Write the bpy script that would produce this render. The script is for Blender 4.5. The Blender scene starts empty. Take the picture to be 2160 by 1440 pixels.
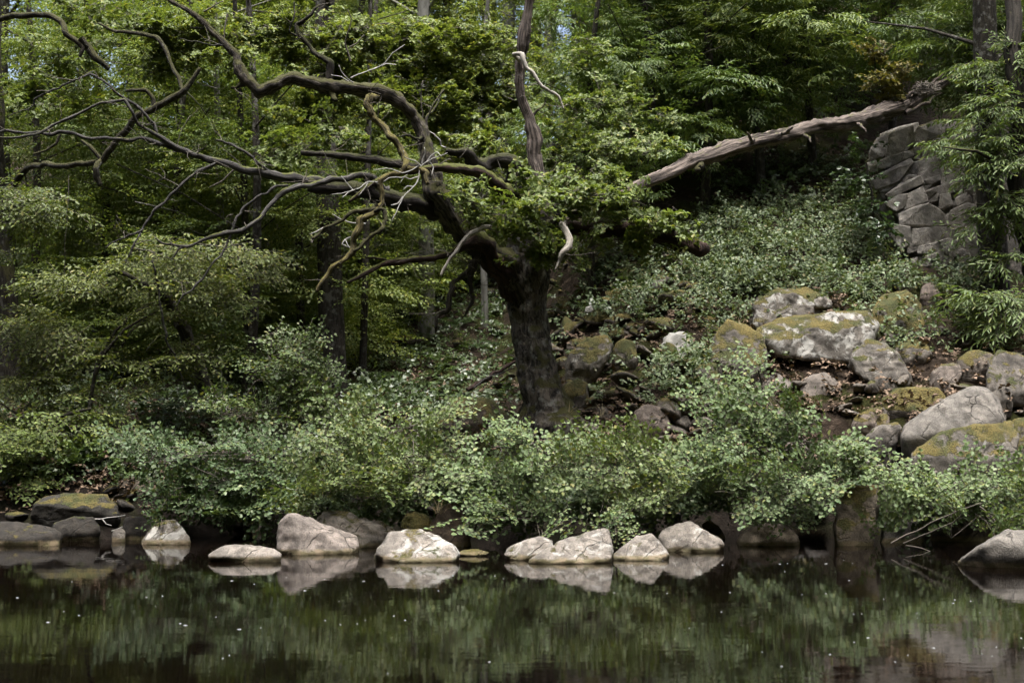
import bpy, bmesh, math, random
import numpy as np
from mathutils import Matrix, Vector

# ------------------------------------------------------------------ camera, sky, sun, exposure
scene = bpy.context.scene
F = 3000.0                      # focal length in photo pixels (50 mm on 36 mm, 2160 px wide)
PITCH = math.atan(160.0 / F)
CAM = np.array((0.0, 0.0, 1.6))
cd = bpy.data.cameras.new('camera')
cd.lens = 50.0; cd.sensor_width = 36.0; cd.clip_end = 1000.0
cd.dof.use_dof = True; cd.dof.focus_distance = 19.5; cd.dof.aperture_fstop = 2.2
cam = bpy.data.objects.new('camera', cd); scene.collection.objects.link(cam)
cam.location = CAM; cam.rotation_euler = (math.radians(90) + PITCH, 0, 0)
scene.camera = cam

SUN_EL, SUN_AZ = math.radians(82), math.radians(165)     # azimuth clockwise from +Y: behind the camera, a little to the right
world = bpy.data.worlds.new('World'); scene.world = world; world.use_nodes = True
wn = world.node_tree
bg = wn.nodes['Background']; sky = wn.nodes.new('ShaderNodeTexSky')
sky.sky_type = 'NISHITA'; sky.sun_disc = False
sky.sun_elevation = SUN_EL; sky.sun_rotation = SUN_AZ
sky.air_density = 1.0; sky.dust_density = 6.0; sky.ozone_density = 0.6
wn.links.new(sky.outputs[0], bg.inputs[0]); bg.inputs[1].default_value = 0.05
sl = bpy.data.lights.new('sun', 'SUN'); sl.energy = 1.5; sl.angle = math.radians(30); sl.color = (1.0, 0.99, 0.965)
sun = bpy.data.objects.new('sun', sl); scene.collection.objects.link(sun)
sd = Vector((math.sin(SUN_AZ) * math.cos(SUN_EL), math.cos(SUN_AZ) * math.cos(SUN_EL), math.sin(SUN_EL)))
sun.rotation_euler = sd.to_track_quat('Z', 'Y').to_euler()
vs = scene.view_settings
vs.view_transform = 'Standard'; vs.look = 'None'; vs.exposure = 2.9; vs.gamma = 1.0; vs.use_curve_mapping = False
cy = scene.cycles
cy.max_bounces = 4; cy.diffuse_bounces = 2; cy.glossy_bounces = 2; cy.transmission_bounces = 2; cy.transparent_max_bounces = 4
cy.use_denoising = True; cy.caustics_reflective = False; cy.caustics_refractive = False
cy.sample_clamp_indirect = 4.0; cy.use_adaptive_sampling = True; cy.adaptive_threshold = 0.03

# ------------------------------------------------------------------ helpers
C = scene.collection
CP, SP = math.cos(PITCH), math.sin(PITCH)

def at(px, py, Y):
    """photo pixel + distance across the river (m) -> world point"""
    u, v = (px - 1080.0) / F, (720.0 - py) / F
    d = np.array((u, CP - v * SP, SP + v * CP))
    return CAM + d * (Y / d[1])

def link(o):
    C.objects.link(o); return o

def tag(o, label=None, cat=None, group=None, kind=None, **kw):
    if label: o['label'] = label
    if cat: o['category'] = cat
    if group: o['group'] = group
    if kind: o['kind'] = kind
    for k, v in kw.items(): o[k] = v
    return o

def empty(name, loc, label=None, cat=None, group=None):
    o = bpy.data.objects.new(name, None); o.location = loc
    o.empty_display_size = 0.2
    return tag(link(o), label, cat, group)

def quad_mesh(name, V, Q, smooth=False, uv=None):
    V = np.ascontiguousarray(V, dtype=np.float32); Q = np.ascontiguousarray(Q, dtype=np.int32)
    k = Q.shape[1]
    me = bpy.data.meshes.new(name)
    me.vertices.add(len(V)); me.vertices.foreach_set('co', V.ravel())
    me.loops.add(Q.size); me.loops.foreach_set('vertex_index', Q.ravel())
    me.polygons.add(len(Q))
    me.polygons.foreach_set('loop_start', np.arange(0, Q.size, k, dtype=np.int32))
    me.polygons.foreach_set('loop_total', np.full(len(Q), k, dtype=np.int32))
    if smooth: me.polygons.foreach_set('use_smooth', np.ones(len(Q), dtype=bool))
    if uv is not None:
        l = me.uv_layers.new(name='UVMap'); l.data.foreach_set('uv', np.ascontiguousarray(uv[Q.ravel()], dtype=np.float32).ravel())
    me.update(calc_edges=True)
    return me

def obj(name, me, mat=None, parent=None, loc=(0, 0, 0)):
    o = bpy.data.objects.new(name, me); o.location = loc
    if mat is not None and not me.materials: me.materials.append(mat)
    if parent is not None: o.parent = parent
    return link(o)

# ---- value noise
def _hash(i, j, k, seed):
    h = (i * 374761393 + j * 668265263 + k * 2147483647 + seed * 144665) & 0xFFFFFFFF
    h = ((h ^ (h >> 13)) * 1274126177) & 0xFFFFFFFF
    return ((h ^ (h >> 16)) & 0xFFFF) / 65535.0

def vnoise(P, seed=0):
    P = np.asarray(P, dtype=np.float64)
    I = np.floor(P).astype(np.int64); f = P - I; f = f * f * (3 - 2 * f)
    out = 0
    for a in (0, 1):
        for b in (0, 1):
            for c in (0, 1):
                w = (f[..., 0] if a else 1 - f[..., 0]) * (f[..., 1] if b else 1 - f[..., 1]) * (f[..., 2] if c else 1 - f[..., 2])
                out = out + w * _hash(I[..., 0] + a, I[..., 1] + b, I[..., 2] + c, seed)
    return out * 2 - 1

def fbm(P, oct=4, seed=0):
    P = np.asarray(P, dtype=np.float64); s, a = 0, 1.0
    for o in range(oct):
        s = s + a * vnoise(P * 2 ** o + 17.3 * o, seed + o); a *= 0.5
    return s

def sstep(a, b, x):
    t = np.clip((x - a) / (b - a), 0, 1); return t * t * (3 - 2 * t)

# ---- the ground
LY = [-60, -25, -8, -4, 2, 4, 10, 17.0, 18.9, 19.8, 21, 23, 26, 30, 35, 45, 60, 80, 120]
LH = [48, 24, 4.0, 0.3, 0.1, -0.6, -1.3, -0.7, -0.04, 0.4, 1.0, 1.55, 2.0, 2.8, 4.5, 8, 13, 17, 22]  # unseen slope behind the camera, steepened to block low sky
RY = [-60, -25, -8, -4, 2, 4, 10, 17.0, 19.1, 20, 21.5, 23.5, 25, 27, 29, 33, 45, 60, 80, 120]
RH = [48, 24, 4.0, 0.3, 0.1, -0.6, -1.3, -0.7, -0.04, 0.75, 1.6, 2.75, 3.7, 4.65, 5.75, 8.2, 15, 23, 33, 48]
def H(x, y):
    x = np.asarray(x, dtype=float); y = np.asarray(y, dtype=float)
    yy = y - 0.5 * vnoise(np.stack([x * 0.35, x * 0 + 3.1, x * 0], -1), 5) * sstep(14, 19, y) - (1.15 + 0.5 * sstep(1.0, 3.0, x)) * sstep(-4.6, -2.8, x) * sstep(16, 19, y) * (1 - sstep(20.2, 21.6, y))
    l = np.interp(yy, LY, LH); r = np.interp(yy, RY, RH)
    w = sstep(-1.0, 3.2, x - (y - 22) * 0.06)
    h = l * (1 - w) + r * w
    h = h + np.maximum(0, np.abs(x) - 17) * (1.3 - 1.0 * sstep(19, 30, y))  # unseen valley ends, raised to close off low sky along the river
    P = np.stack([x, y, x * 0], -1)
    amp = sstep(18.5, 20.5, y) + 0.4 * sstep(3, -5, y)
    return h + amp * (0.16 * fbm(P * 0.7, 3, 11) + 0.05 * fbm(P * 2.7, 3, 12))

def ground_at(px, py, y0=18.0, y1=90.0):
    return ground_many(np.array([px]), np.array([py]), y0, y1)[0]

_gt = {}
def ground_many(px, py, y0=18.0, y1=90.0):
    """where the sight lines through these pixels meet the ground"""
    if not _gt:
        ax, ay = np.arange(-40, 40, 0.2), np.arange(17.5, 92, 0.1)
        A, B_ = np.meshgrid(ax, ay, indexing='ij'); _gt['h'] = H(A, B_)
    ys = np.arange(y0, y1, 0.08)
    u, v = (np.asarray(px, float) - 1080) / F, (720 - np.asarray(py, float)) / F
    k = 1.0 / (CP - v * SP)
    X_ = (u * k)[:, None] * ys; Z_ = CAM[2] + ((SP + v * CP) * k)[:, None] * ys
    i = np.clip(((X_ + 40) / 0.2).astype(int), 0, _gt['h'].shape[0] - 1); j = np.clip(((ys - 17.5) / 0.1).astype(int), 0, _gt['h'].shape[1] - 1)
    hit = Z_ < _gt['h'][i, j[None, :]]
    f = np.where(hit.any(1), hit.argmax(1), len(ys) - 1); r_ = np.arange(len(f))
    x, y = X_[r_, f], ys[f]
    return np.stack([x, y, H(x, y)], -1)

# ------------------------------------------------------------------ materials
def mat_new(name):
    m = bpy.data.materials.new(name); m.use_nodes = True
    nt = m.node_tree; return m, nt, nt.nodes['Principled BSDF']

def N(nt, t, **kw):
    n = nt.nodes.new(t)
    for k, v in kw.items():
        if k.startswith('i_'):
            key = k[2:]; key = int(key) if key.isdigit() else key.replace('_', ' ')
            n.inputs[key].default_value = v
        else: setattr(n, k, v)
    return n

def mixc(nt, fac, a, b, blend='MIX'):
    n = nt.nodes.new('ShaderNodeMix'); n.data_type = 'RGBA'; n.blend_type = blend
    for s, v in ((0, fac), (6, a), (7, b)):
        if hasattr(v, 'is_output'): nt.links.new(v, n.inputs[s])
        else: n.inputs[s].default_value = v if s == 0 else ((*v, 1) if len(v) == 3 else v)
    return n.outputs[2]

def mth(nt, op, a, b=None, clamp=False):
    n = nt.nodes.new('ShaderNodeMath'); n.operation = op; n.use_clamp = clamp
    for i, v in enumerate((a, b)):
        if v is None: continue
        if hasattr(v, 'is_output'): nt.links.new(v, n.inputs[i])
        else: n.inputs[i].default_value = v
    return n.outputs[0]

def ramp(nt, v, a, b, lo=0.0, hi=1.0):
    n = nt.nodes.new('ShaderNodeMapRange'); n.interpolation_type = 'SMOOTHSTEP'
    nt.links.new(v, n.inputs[0])
    for i, x in enumerate((a, b, lo, hi)): n.inputs[i + 1].default_value = x
    return n.outputs[0]

def noise(nt, vec, scale, detail=4, rough=0.55, dist=0.0):
    n = N(nt, 'ShaderNodeTexNoise', i_Scale=scale, i_Detail=detail, i_Roughness=rough, i_Distortion=dist)
    if vec is not None: nt.links.new(vec, n.inputs['Vector'])
    return n.outputs['Fac']

def attr(nt, name):
    n = N(nt, 'ShaderNodeAttribute', attribute_type='OBJECT', attribute_name=name); return n.outputs['Fac']

def bump(nt, bsdf, h, strength, dist):
    b = N(nt, 'ShaderNodeBump', i_Strength=strength, i_Distance=dist)
    nt.links.new(h, b.inputs['Height']); nt.links.new(b.outputs[0], bsdf.inputs['Normal'])

def leaf_mat(name, c1, c2, c3=None, rough=0.42, trans=0.3, spec=0.5):
    m, nt, b = mat_new(name)
    g = N(nt, 'ShaderNodeNewGeometry'); oi = N(nt, 'ShaderNodeObjectInfo')
    r = mth(nt, 'FRACT', mth(nt, 'ADD', g.outputs['Random Per Island'], oi.outputs['Random']))
    col = mixc(nt, r, c1, c2)
    if c3 is not None:
        r2 = mth(nt, 'FRACT', mth(nt, 'MULTIPLY', r, 37.7))
        col = mixc(nt, ramp(nt, r2, 0.86, 1.0), col, c3)
    hs = N(nt, 'ShaderNodeHueSaturation'); nt.links.new(col, hs.inputs['Color'])
    nt.links.new(ramp(nt, oi.outputs['Random'], 0, 1, 0.8, 1.2), hs.inputs['Value'])
    nt.links.new(ramp(nt, oi.outputs['Random'], 0, 1, 0.512, 0.488), hs.inputs['Hue'])
    col = hs.outputs[0]
    nt.links.new(col, b.inputs['Base Color'])
    b.inputs['Roughness'].default_value = rough; b.inputs['Specular IOR Level'].default_value = spec
    t = N(nt, 'ShaderNodeBsdfTranslucent')
    tc = mixc(nt, 1.0, col, (1.0, 1.0, 0.45), 'MULTIPLY'); nt.links.new(tc, t.inputs[0])
    mx = N(nt, 'ShaderNodeMixShader', i_0=trans)
    nt.links.new(b.outputs[0], mx.inputs[1]); nt.links.new(t.outputs[0], mx.inputs[2])
    nt.links.new(mx.outputs[0], nt.nodes['Material Output'].inputs[0])
    return m

def bark_mat(name, dark, light, moss=(0.055, 0.06, 0.012), vscale=3.0, uscale=9.0, lich=(0.20, 0.20, 0.18), bstr=0.9):
    m, nt, b = mat_new(name)
    tc = N(nt, 'ShaderNodeTexCoord'); geo = N(nt, 'ShaderNodeNewGeometry')
    mp = N(nt, 'ShaderNodeMapping'); nt.links.new(tc.outputs['UV'], mp.inputs[0]); mp.inputs['Scale'].default_value = (uscale, vscale, 1)
    n1 = noise(nt, mp.outputs[0], 1.0, 6, 0.65, 0.6)
    n2 = noise(nt, geo.outputs['Position'], 9, 5)
    n3 = noise(nt, geo.outputs['Position'], 45, 3)
    col = mixc(nt, ramp(nt, n1, 0.36, 0.66), dark, light)
    li = mth(nt, 'MULTIPLY', ramp(nt, n2, 0.52, 0.66), attr(nt, 'lichen'))
    col = mixc(nt, li, col, lich)
    sx = N(nt, 'ShaderNodeSeparateXYZ'); nt.links.new(geo.outputs['Normal'], sx.inputs[0])
    up = ramp(nt, sx.outputs[2], -0.5, 0.8)
    nm = noise(nt, geo.outputs['Position'], 5, 4)
    mo = mth(nt, 'ADD', mth(nt, 'ADD', mth(nt, 'MULTIPLY', up, 0.7), nm), mth(nt, 'SUBTRACT', attr(nt, 'moss'), 1.2))
    mo = ramp(nt, mo, -0.08, 0.12)
    mcol = mixc(nt, n3, tuple(c * 0.55 for c in moss), tuple(c * 1.6 for c in moss))
    col = mixc(nt, mo, col, mcol)
    nt.links.new(col, b.inputs['Base Color']); b.inputs['Roughness'].default_value = 0.85
    b.inputs['Specular IOR Level'].default_value = 0.25
    hgt = mth(nt, 'ADD', mth(nt, 'MULTIPLY', n1, 1.0), mth(nt, 'MULTIPLY', n3, 0.35))
    bump(nt, b, hgt, bstr, 0.03)
    return m

def rock_mat(name='granite'):
    m, nt, b = mat_new(name)
    tc = N(nt, 'ShaderNodeTexCoord'); geo = N(nt, 'ShaderNodeNewGeometry')
    P = tc.outputs['Object']; W = geo.outputs['Position']
    big = noise(nt, P, 2.2, 5); mid = noise(nt, P, 9, 6, 0.62); fine = noise(nt, P, 95, 3, 0.7); spk = noise(nt, P, 42, 2, 0.6)
    col = mixc(nt, ramp(nt, big, 0.3, 0.7), (0.12, 0.114, 0.105), (0.205, 0.19, 0.172))
    col = mixc(nt, ramp(nt, mid, 0.35, 0.62, 0.75, 0.0), col, (0.05, 0.046, 0.041))
    col = mixc(nt, ramp(nt, fine, 0.40, 0.68, 0.5, 0.0), col, (0.035, 0.033, 0.03))
    col = mixc(nt, ramp(nt, spk, 0.60, 0.68, 0.0, 0.7), col, (0.03, 0.029, 0.025))
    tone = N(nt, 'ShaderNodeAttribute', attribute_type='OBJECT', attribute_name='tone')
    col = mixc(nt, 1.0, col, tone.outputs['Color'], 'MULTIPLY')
    # pale lichen
    ln = noise(nt, P, 3.4, 6, 0.7, 0.7)
    li = mth(nt, 'ADD', ln, mth(nt, 'SUBTRACT', attr(nt, 'lichen'), 1.0))
    col = mixc(nt, ramp(nt, li, -0.06, 0.02), col, mixc(nt, fine, (0.20, 0.195, 0.175), (0.36, 0.35, 0.32)))
    # joints and cracks
    wv = N(nt, 'ShaderNodeVectorMath', operation='ADD'); nt.links.new(P, wv.inputs[0])
    dn = N(nt, 'ShaderNodeTexNoise', i_Scale=2.5, i_Detail=3.0); nt.links.new(P, dn.inputs['Vector'])
    sc_ = N(nt, 'ShaderNodeVectorMath', operation='SCALE'); nt.links.new(dn.outputs['Color'], sc_.inputs[0]); sc_.inputs['Scale'].default_value = 0.5
    nt.links.new(sc_.outputs[0], wv.inputs[1])
    vo = N(nt, 'ShaderNodeTexVoronoi', feature='DISTANCE_TO_EDGE', i_Scale=2.3); nt.links.new(wv.outputs[0], vo.inputs['Vector'])
    crk = mth(nt, 'MULTIPLY', ramp(nt, vo.outputs['Distance'], 0.004, 0.022, 1.0, 0.0), ramp(nt, big, 0.45, 0.6))
    col = mixc(nt, mth(nt, 'MULTIPLY', crk, 0.75), col, (0.02, 0.018, 0.015))
    # moss on the tops
    sx = N(nt, 'ShaderNodeSeparateXYZ'); nt.links.new(geo.outputs['Normal'], sx.inputs[0])
    up = ramp(nt, sx.outputs[2], -0.2, 0.9)
    mn = noise(nt, W, 4.2, 6, 0.66, 0.4)
    mo = mth(nt, 'ADD', mth(nt, 'ADD', mth(nt, 'MULTIPLY', up, 0.5), mn), mth(nt, 'SUBTRACT', attr(nt, 'moss'), 1.1))
    mo = ramp(nt, mo, -0.05, 0.06)
    mfine = noise(nt, W, 60, 3)
    mbig = noise(nt, W, 3.1, 3)
    mcol = mixc(nt, ramp(nt, mbig, 0.35, 0.65), (0.040, 0.046, 0.010), (0.105, 0.082, 0.020))
    mcol = mixc(nt, ramp(nt, mfine, 0.3, 0.7), mixc(nt, 1.0, mcol, (0.45, 0.45, 0.45), 'MULTIPLY'), mixc(nt, 1.0, mcol, (1.35, 1.35, 1.35), 'MULTIPLY'))
    col = mixc(nt, mo, col, mcol)
    # stain left by the river's level, only on rocks that stand in it
    sp = N(nt, 'ShaderNodeSeparateXYZ'); nt.links.new(W, sp.inputs[0])
    wn2 = noise(nt, W, 7, 4)
    wz = mth(nt, 'SUBTRACT', sp.outputs[2], mth(nt, 'MULTIPLY', wn2, 0.075))
    col = mixc(nt, ramp(nt, wz, -0.005, 0.035, 0.8, 0.0), col, mixc(nt, ramp(nt, wn2, 0.45, 0.6), (0.10, 0.085, 0.035), (0.17, 0.13, 0.075)))
    nt.links.new(col, b.inputs['Base Color']); b.inputs['Roughness'].default_value = 0.82
    b.inputs['Specular IOR Level'].default_value = 0.3
    h = mth(nt, 'ADD', mth(nt, 'MULTIPLY', mid, 0.6), mth(nt, 'ADD', mth(nt, 'MULTIPLY', fine, 0.22), mth(nt, 'MULTIPLY', mth(nt, 'MULTIPLY', mo, mfine), 0.8)))
    h = mth(nt, 'SUBTRACT', h, mth(nt, 'MULTIPLY', crk, 0.5))
    bump(nt, b, h, 0.9, 0.05)
    return m

def ground_mat():
    m, nt, b = mat_new('forest_soil')
    geo = N(nt, 'ShaderNodeNewGeometry'); W = geo.outputs['Position']
    a = noise(nt, W, 1.1, 6, 0.65, 0.5); f = noise(nt, W, 38, 4, 0.7); g = noise(nt, W, 7, 5)
    col = mixc(nt, f, (0.008, 0.006, 0.004), (0.040, 0.028, 0.019))
    col = mixc(nt, ramp(nt, g, 0.5, 0.62), col, mixc(nt, f, (0.022, 0.016, 0.011), (0.085, 0.062, 0.046)))
    col = mixc(nt, ramp(nt, a, 0.47, 0.58), col, mixc(nt, f, (0.010, 0.013, 0.004), (0.040, 0.040, 0.010)))
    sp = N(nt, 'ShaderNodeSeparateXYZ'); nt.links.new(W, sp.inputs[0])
    col = mixc(nt, ramp(nt, sp.outputs[2], 0.5, 1.2, 0.7, 0.0), col, (0.006, 0.005, 0.004))      # shade under the bushes put into the low bank's colour
    nt.links.new(col, b.inputs['Base Color']); b.inputs['Roughness'].default_value = 0.95; b.inputs['Specular IOR Level'].default_value = 0.1
    bump(nt, b, mth(nt, 'ADD', f, mth(nt, 'MULTIPLY', g, 1.5)), 1.0, 0.06)
    return m

def water_mat():
    m, nt, b = mat_new('river_water')
    geo = N(nt, 'ShaderNodeNewGeometry'); W = geo.outputs['Position']
    mp = N(nt, 'ShaderNodeMapping'); nt.links.new(W, mp.inputs[0]); mp.inputs['Scale'].default_value = (0.55, 1.6, 1)
    n1 = noise(nt, mp.outputs[0], 2.3, 3, 0.5, 0.3)
    mp2 = N(nt, 'ShaderNodeMapping'); nt.links.new(W, mp2.inputs[0]); mp2.inputs['Scale'].default_value = (0.22, 1.9, 1)
    n2 = noise(nt, mp2.outputs[0], 8.0, 3, 0.55, 0.4)
    n0 = noise(nt, W, 0.5, 2)
    col = mixc(nt, n0, (0.0012, 0.0008, 0.0006), (0.0024, 0.0015, 0.001))
    nt.links.new(col, b.inputs['Base Color'])
    b.inputs['Roughness'].default_value = 0.012; b.inputs['IOR'].default_value = 1.33; b.inputs['Specular IOR Level'].default_value = 0.3
    h = mth(nt, 'ADD', n1, mth(nt, 'MULTIPLY', n2, 0.30))
    bump(nt, b, h, 1.0, 0.0012)
    return m

def plain(name, c1, c2, scale=20, rough=0.8):
    m, nt, b = mat_new(name)
    geo = N(nt, 'ShaderNodeNewGeometry')
    nt.links.new(mixc(nt, noise(nt, geo.outputs['Position'], scale, 4), c1, c2), b.inputs['Base Color'])
    b.inputs['Roughness'].default_value = rough
    return m

M = {}
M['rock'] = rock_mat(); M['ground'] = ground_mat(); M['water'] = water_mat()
M['oak_bark'] = bark_mat('oak_bark', (0.006, 0.005, 0.004), (0.036, 0.030, 0.024), moss=(0.024, 0.025, 0.006))
M['oak_trunk'] = bark_mat('old_oak_trunk', (0.006, 0.005, 0.004), (0.105, 0.090, 0.072), moss=(0.032, 0.031, 0.007), uscale=13, vscale=6)  # lighter copy of oak bark; light falling on the trunk put into colour
M['grey_bark'] = bark_mat('weathered_grey_wood', (0.010, 0.009, 0.008), (0.085, 0.080, 0.075), uscale=7, vscale=2, bstr=0.6)
M['dead_bark'] = bark_mat('barkless_oak_stem', (0.014, 0.010, 0.008), (0.165, 0.135, 0.114), uscale=11, vscale=1.4, bstr=1.0)
M['pale_wood'] = bark_mat('bleached_wood', (0.14, 0.128, 0.108), (0.36, 0.335, 0.295), uscale=5, vscale=1.5, bstr=0.4)
M['red_bark'] = bark_mat('reddish_bark', (0.009, 0.005, 0.004), (0.050, 0.028, 0.021))
M['moss_bark'] = bark_mat('mossy_bark', (0.008, 0.0065, 0.004), (0.034, 0.029, 0.018), moss=(0.028, 0.027, 0.006))
M['yellow_moss'] = bark_mat('yellow_lichen_bark', (0.014, 0.012, 0.007), (0.135, 0.112, 0.040), moss=(0.075, 0.064, 0.015))
M['beech_bark'] = bark_mat('beech_bark', (0.085, 0.082, 0.072), (0.23, 0.225, 0.205), uscale=3, vscale=1.2, bstr=0.3)
M['dark_bark'] = bark_mat('dark_bark', (0.014, 0.012, 0.009), (0.05, 0.043, 0.034))
M['twig'] = plain('twig_bark', (0.03, 0.024, 0.017), (0.10, 0.085, 0.065), 30)
M['pale_twig'] = plain('pale_twig', (0.20, 0.19, 0.17), (0.38, 0.37, 0.35), 30)
M['alder'] = leaf_mat('alder_leaf', (0.066, 0.108, 0.042), (0.124, 0.172, 0.074), (0.17, 0.19, 0.065), rough=0.52, trans=0.27, spec=0.22)
M['alder_fresh'] = leaf_mat('fresh_alder_leaf', (0.074, 0.112, 0.036), (0.138, 0.180, 0.066), (0.19, 0.19, 0.06), rough=0.5, trans=0.3, spec=0.3)
M['alder_shaded'] = leaf_mat('dark_alder_leaf', (0.044, 0.078, 0.030), (0.090, 0.130, 0.052), (0.12, 0.14, 0.05), rough=0.5, trans=0.25, spec=0.35)  # darker copy of the alder leaf, with the bushes' shade in its colour
M['far_beech'] = leaf_mat('far_beech_leaf', (0.105, 0.140, 0.048), (0.190, 0.225, 0.092), (0.22, 0.23, 0.09), trans=0.38, spec=0.25, rough=0.5)  # paler beech copy; distance haze and daylight put into the colour
M['oak'] = leaf_mat('oak_leaf', (0.090, 0.126, 0.027), (0.185, 0.225, 0.060), (0.24, 0.23, 0.055), trans=0.38, spec=0.25, rough=0.5)
M['beech'] = leaf_mat('beech_leaf', (0.078, 0.115, 0.030), (0.155, 0.200, 0.060), (0.2, 0.21, 0.06), trans=0.38, spec=0.22, rough=0.5)
M['hornbeam'] = leaf_mat('hornbeam_leaf', (0.070, 0.098, 0.022), (0.135, 0.160, 0.042), (0.18, 0.17, 0.05), trans=0.38, spec=0.25, rough=0.5)
M['chestnut'] = leaf_mat('chestnut_leaf', (0.066, 0.108, 0.030), (0.140, 0.190, 0.060), (0.15, 0.165, 0.04), trans=0.34, rough=0.5, spec=0.28)
M['bramble'] = leaf_mat('bramble_leaf', (0.066, 0.100, 0.042), (0.135, 0.172, 0.080), (0.19, 0.17, 0.08), trans=0.25, rough=0.5, spec=0.35)
M['fern'] = leaf_mat('fern_frond', (0.030, 0.055, 0.018), (0.06, 0.095, 0.030), trans=0.3)
M['litter'] = leaf_mat('leaf_litter', (0.06, 0.038, 0.024), (0.20, 0.14, 0.10), rough=0.8, trans=0.05, spec=0.2)
M['dry_grass'] = leaf_mat('dry_grass', (0.16, 0.13, 0.075), (0.30, 0.25, 0.15), rough=0.7, trans=0.2, spec=0.2)
M['autumn'] = leaf_mat('turning_leaf', (0.085, 0.080, 0.022), (0.14, 0.115, 0.035), (0.09, 0.13, 0.03), trans=0.35, spec=0.2, rough=0.5)
M['foam'] = plain('river_foam', (0.14, 0.145, 0.15), (0.26, 0.27, 0.28), 50, 0.6)

# ------------------------------------------------------------------ tubes (trunks, limbs, twigs)
def catmull(P, W, n):
    P = np.asarray(P, float); W = np.asarray(W, float)
    Q = np.vstack([2 * P[0] - P[1], P, 2 * P[-1] - P[-2]])
    out, wo = [], []
    for i in range(len(P) - 1):
        p0, p1, p2, p3 = Q[i:i + 4]
        for t in np.arange(n) / n:
            cr_ = 0.5 * ((2 * p1) + (p2 - p0) * t + (2 * p0 - 5 * p1 + 4 * p2 - p3) * t * t + (3 * p1 - p0 - 3 * p2 + p3) * t ** 3)
            out.append(0.3 * cr_ + 0.7 * (p1 + (p2 - p1) * t))
            wo.append(W[i] + (W[i + 1] - W[i]) * t)
    out.append(P[-1]); wo.append(W[-1])
    return np.array(out), np.array(wo)

class Tubes:
    def __init__(self): self.V, self.Q, self.U, self.n = [], [], [], 0
    def add(self, P, R, sides=8, sub=4, wob=0.12, seed=0, freq=3.0, crook=0.0, flute=0.0):
        P, R = catmull(P, R, sub)
        if crook:
            k = len(P); env = np.minimum(1, np.minimum(np.arange(k), 3) / 3.0)[:, None]
            k1 = float(np.clip(0.28 / max(R.max(), 1e-3), 0.6, 6.0)); J = np.stack([vnoise(P * k1 + 31 * a, seed + a) + 0.35 * vnoise(P * k1 * 2.3 + 13 * a, seed + a + 5) for a in range(3)], -1)
            P = P + J * crook * env * np.maximum(R, 0.02)[:, None]
        T = np.gradient(P, axis=0); T /= np.linalg.norm(T, axis=1)[:, None] + 1e-9
        a = np.array((0, 0, 1.0)) if abs(T[0][2]) < 0.8 else np.array((1.0, 0, 0))
        u = np.cross(T[0], a); u /= np.linalg.norm(u)
        ang = np.arange(sides) / sides * 2 * math.pi
        L = np.concatenate([[0], np.cumsum(np.linalg.norm(np.diff(P, axis=0), axis=1))])
        rows, uvs = [], []
        for i in range(len(P)):
            u = u - T[i] * np.dot(u, T[i]); u /= np.linalg.norm(u) + 1e-9
            v = np.cross(T[i], u)
            ring = np.cos(ang)[:, None] * u + np.sin(ang)[:, None] * v
            rows.append((P[i], ring, R[i])); uvs.append(np.stack([ang / (2 * math.pi) * 1.0, np.full(sides, L[i])], -1))
        ctr = np.array([r[0] for r in rows])[:, None, :]; ring = np.array([r[1] for r in rows]); rad = np.array([r[2] for r in rows])[:, None]
        base = ctr + ring * rad[..., None]
        if wob: rad = rad * (1 + wob * fbm(base * freq + seed * 3.7, 3, seed) + 0.4 * wob * vnoise(base * 38.0, seed + 8))
        if flute:
            Lc = L[:, None] + ang[None] * 0
            cyl = np.stack([np.cos(ang)[None] * 1.5 + Lc * 0.25, np.sin(ang)[None] * 1.5 + Lc * 0.15, Lc * 0.9], -1)
            cyl2 = np.stack([np.cos(ang)[None] * 4.2 + Lc * 0, np.sin(ang)[None] * 4.2 + Lc * 0, Lc * 1.6], -1)
            rad = rad * (1 + flute * vnoise(cyl, seed + 3) + 0.45 * flute * (1 - 2 * np.abs(vnoise(cyl2, seed + 4))))
        V = ctr + ring * rad[..., None]
        m, s = V.shape[:2]
        idx = np.arange(m * s).reshape(m, s) + self.n
        q = np.stack([idx[:-1], np.roll(idx[:-1], -1, 1), np.roll(idx[1:], -1, 1), idx[1:]], -1).reshape(-1, 4)
        # mirrored texture coordinate around the stem so that the seam does not show
        uv = np.array(uvs); uv[..., 0] = np.abs(uv[..., 0] * 2 - 1)
        self.V.append(V.reshape(-1, 3)); self.U.append(uv.reshape(-1, 2)); self.Q.append(q); self.n += m * s
        # end cap
        c = V[-1].mean(0) + T[-1] * R[-1] * 0.25
        self.V.append(c[None]); self.U.append(np.array([[0.5, L[-1]]])); k = self.n; self.n += 1
        e = idx[-1]
        h = s // 2
        self.Q.append(np.array([[e[2 * j], e[(2 * j + 1) % s], e[(2 * j + 2) % s], k] for j in range(h)]))
        return P
    def mesh(self, name, origin=(0, 0, 0)):
        return quad_mesh(name, np.concatenate(self.V) - np.asarray(origin), np.concatenate(self.Q), True, np.concatenate(self.U))

WS = {'grey_bark': 0.74, 'dead_bark': 0.76, 'oak_trunk': 0.94}
def limb_pts(pts):
    """[(px, py, Y, width_px)] -> points, radii"""
    P = np.array([at(p[0], p[1], p[2]) for p in pts]); R = np.array([max(p[3], 0.8) * 0.5 * p[2] / F for p in pts])
    return P, R

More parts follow.
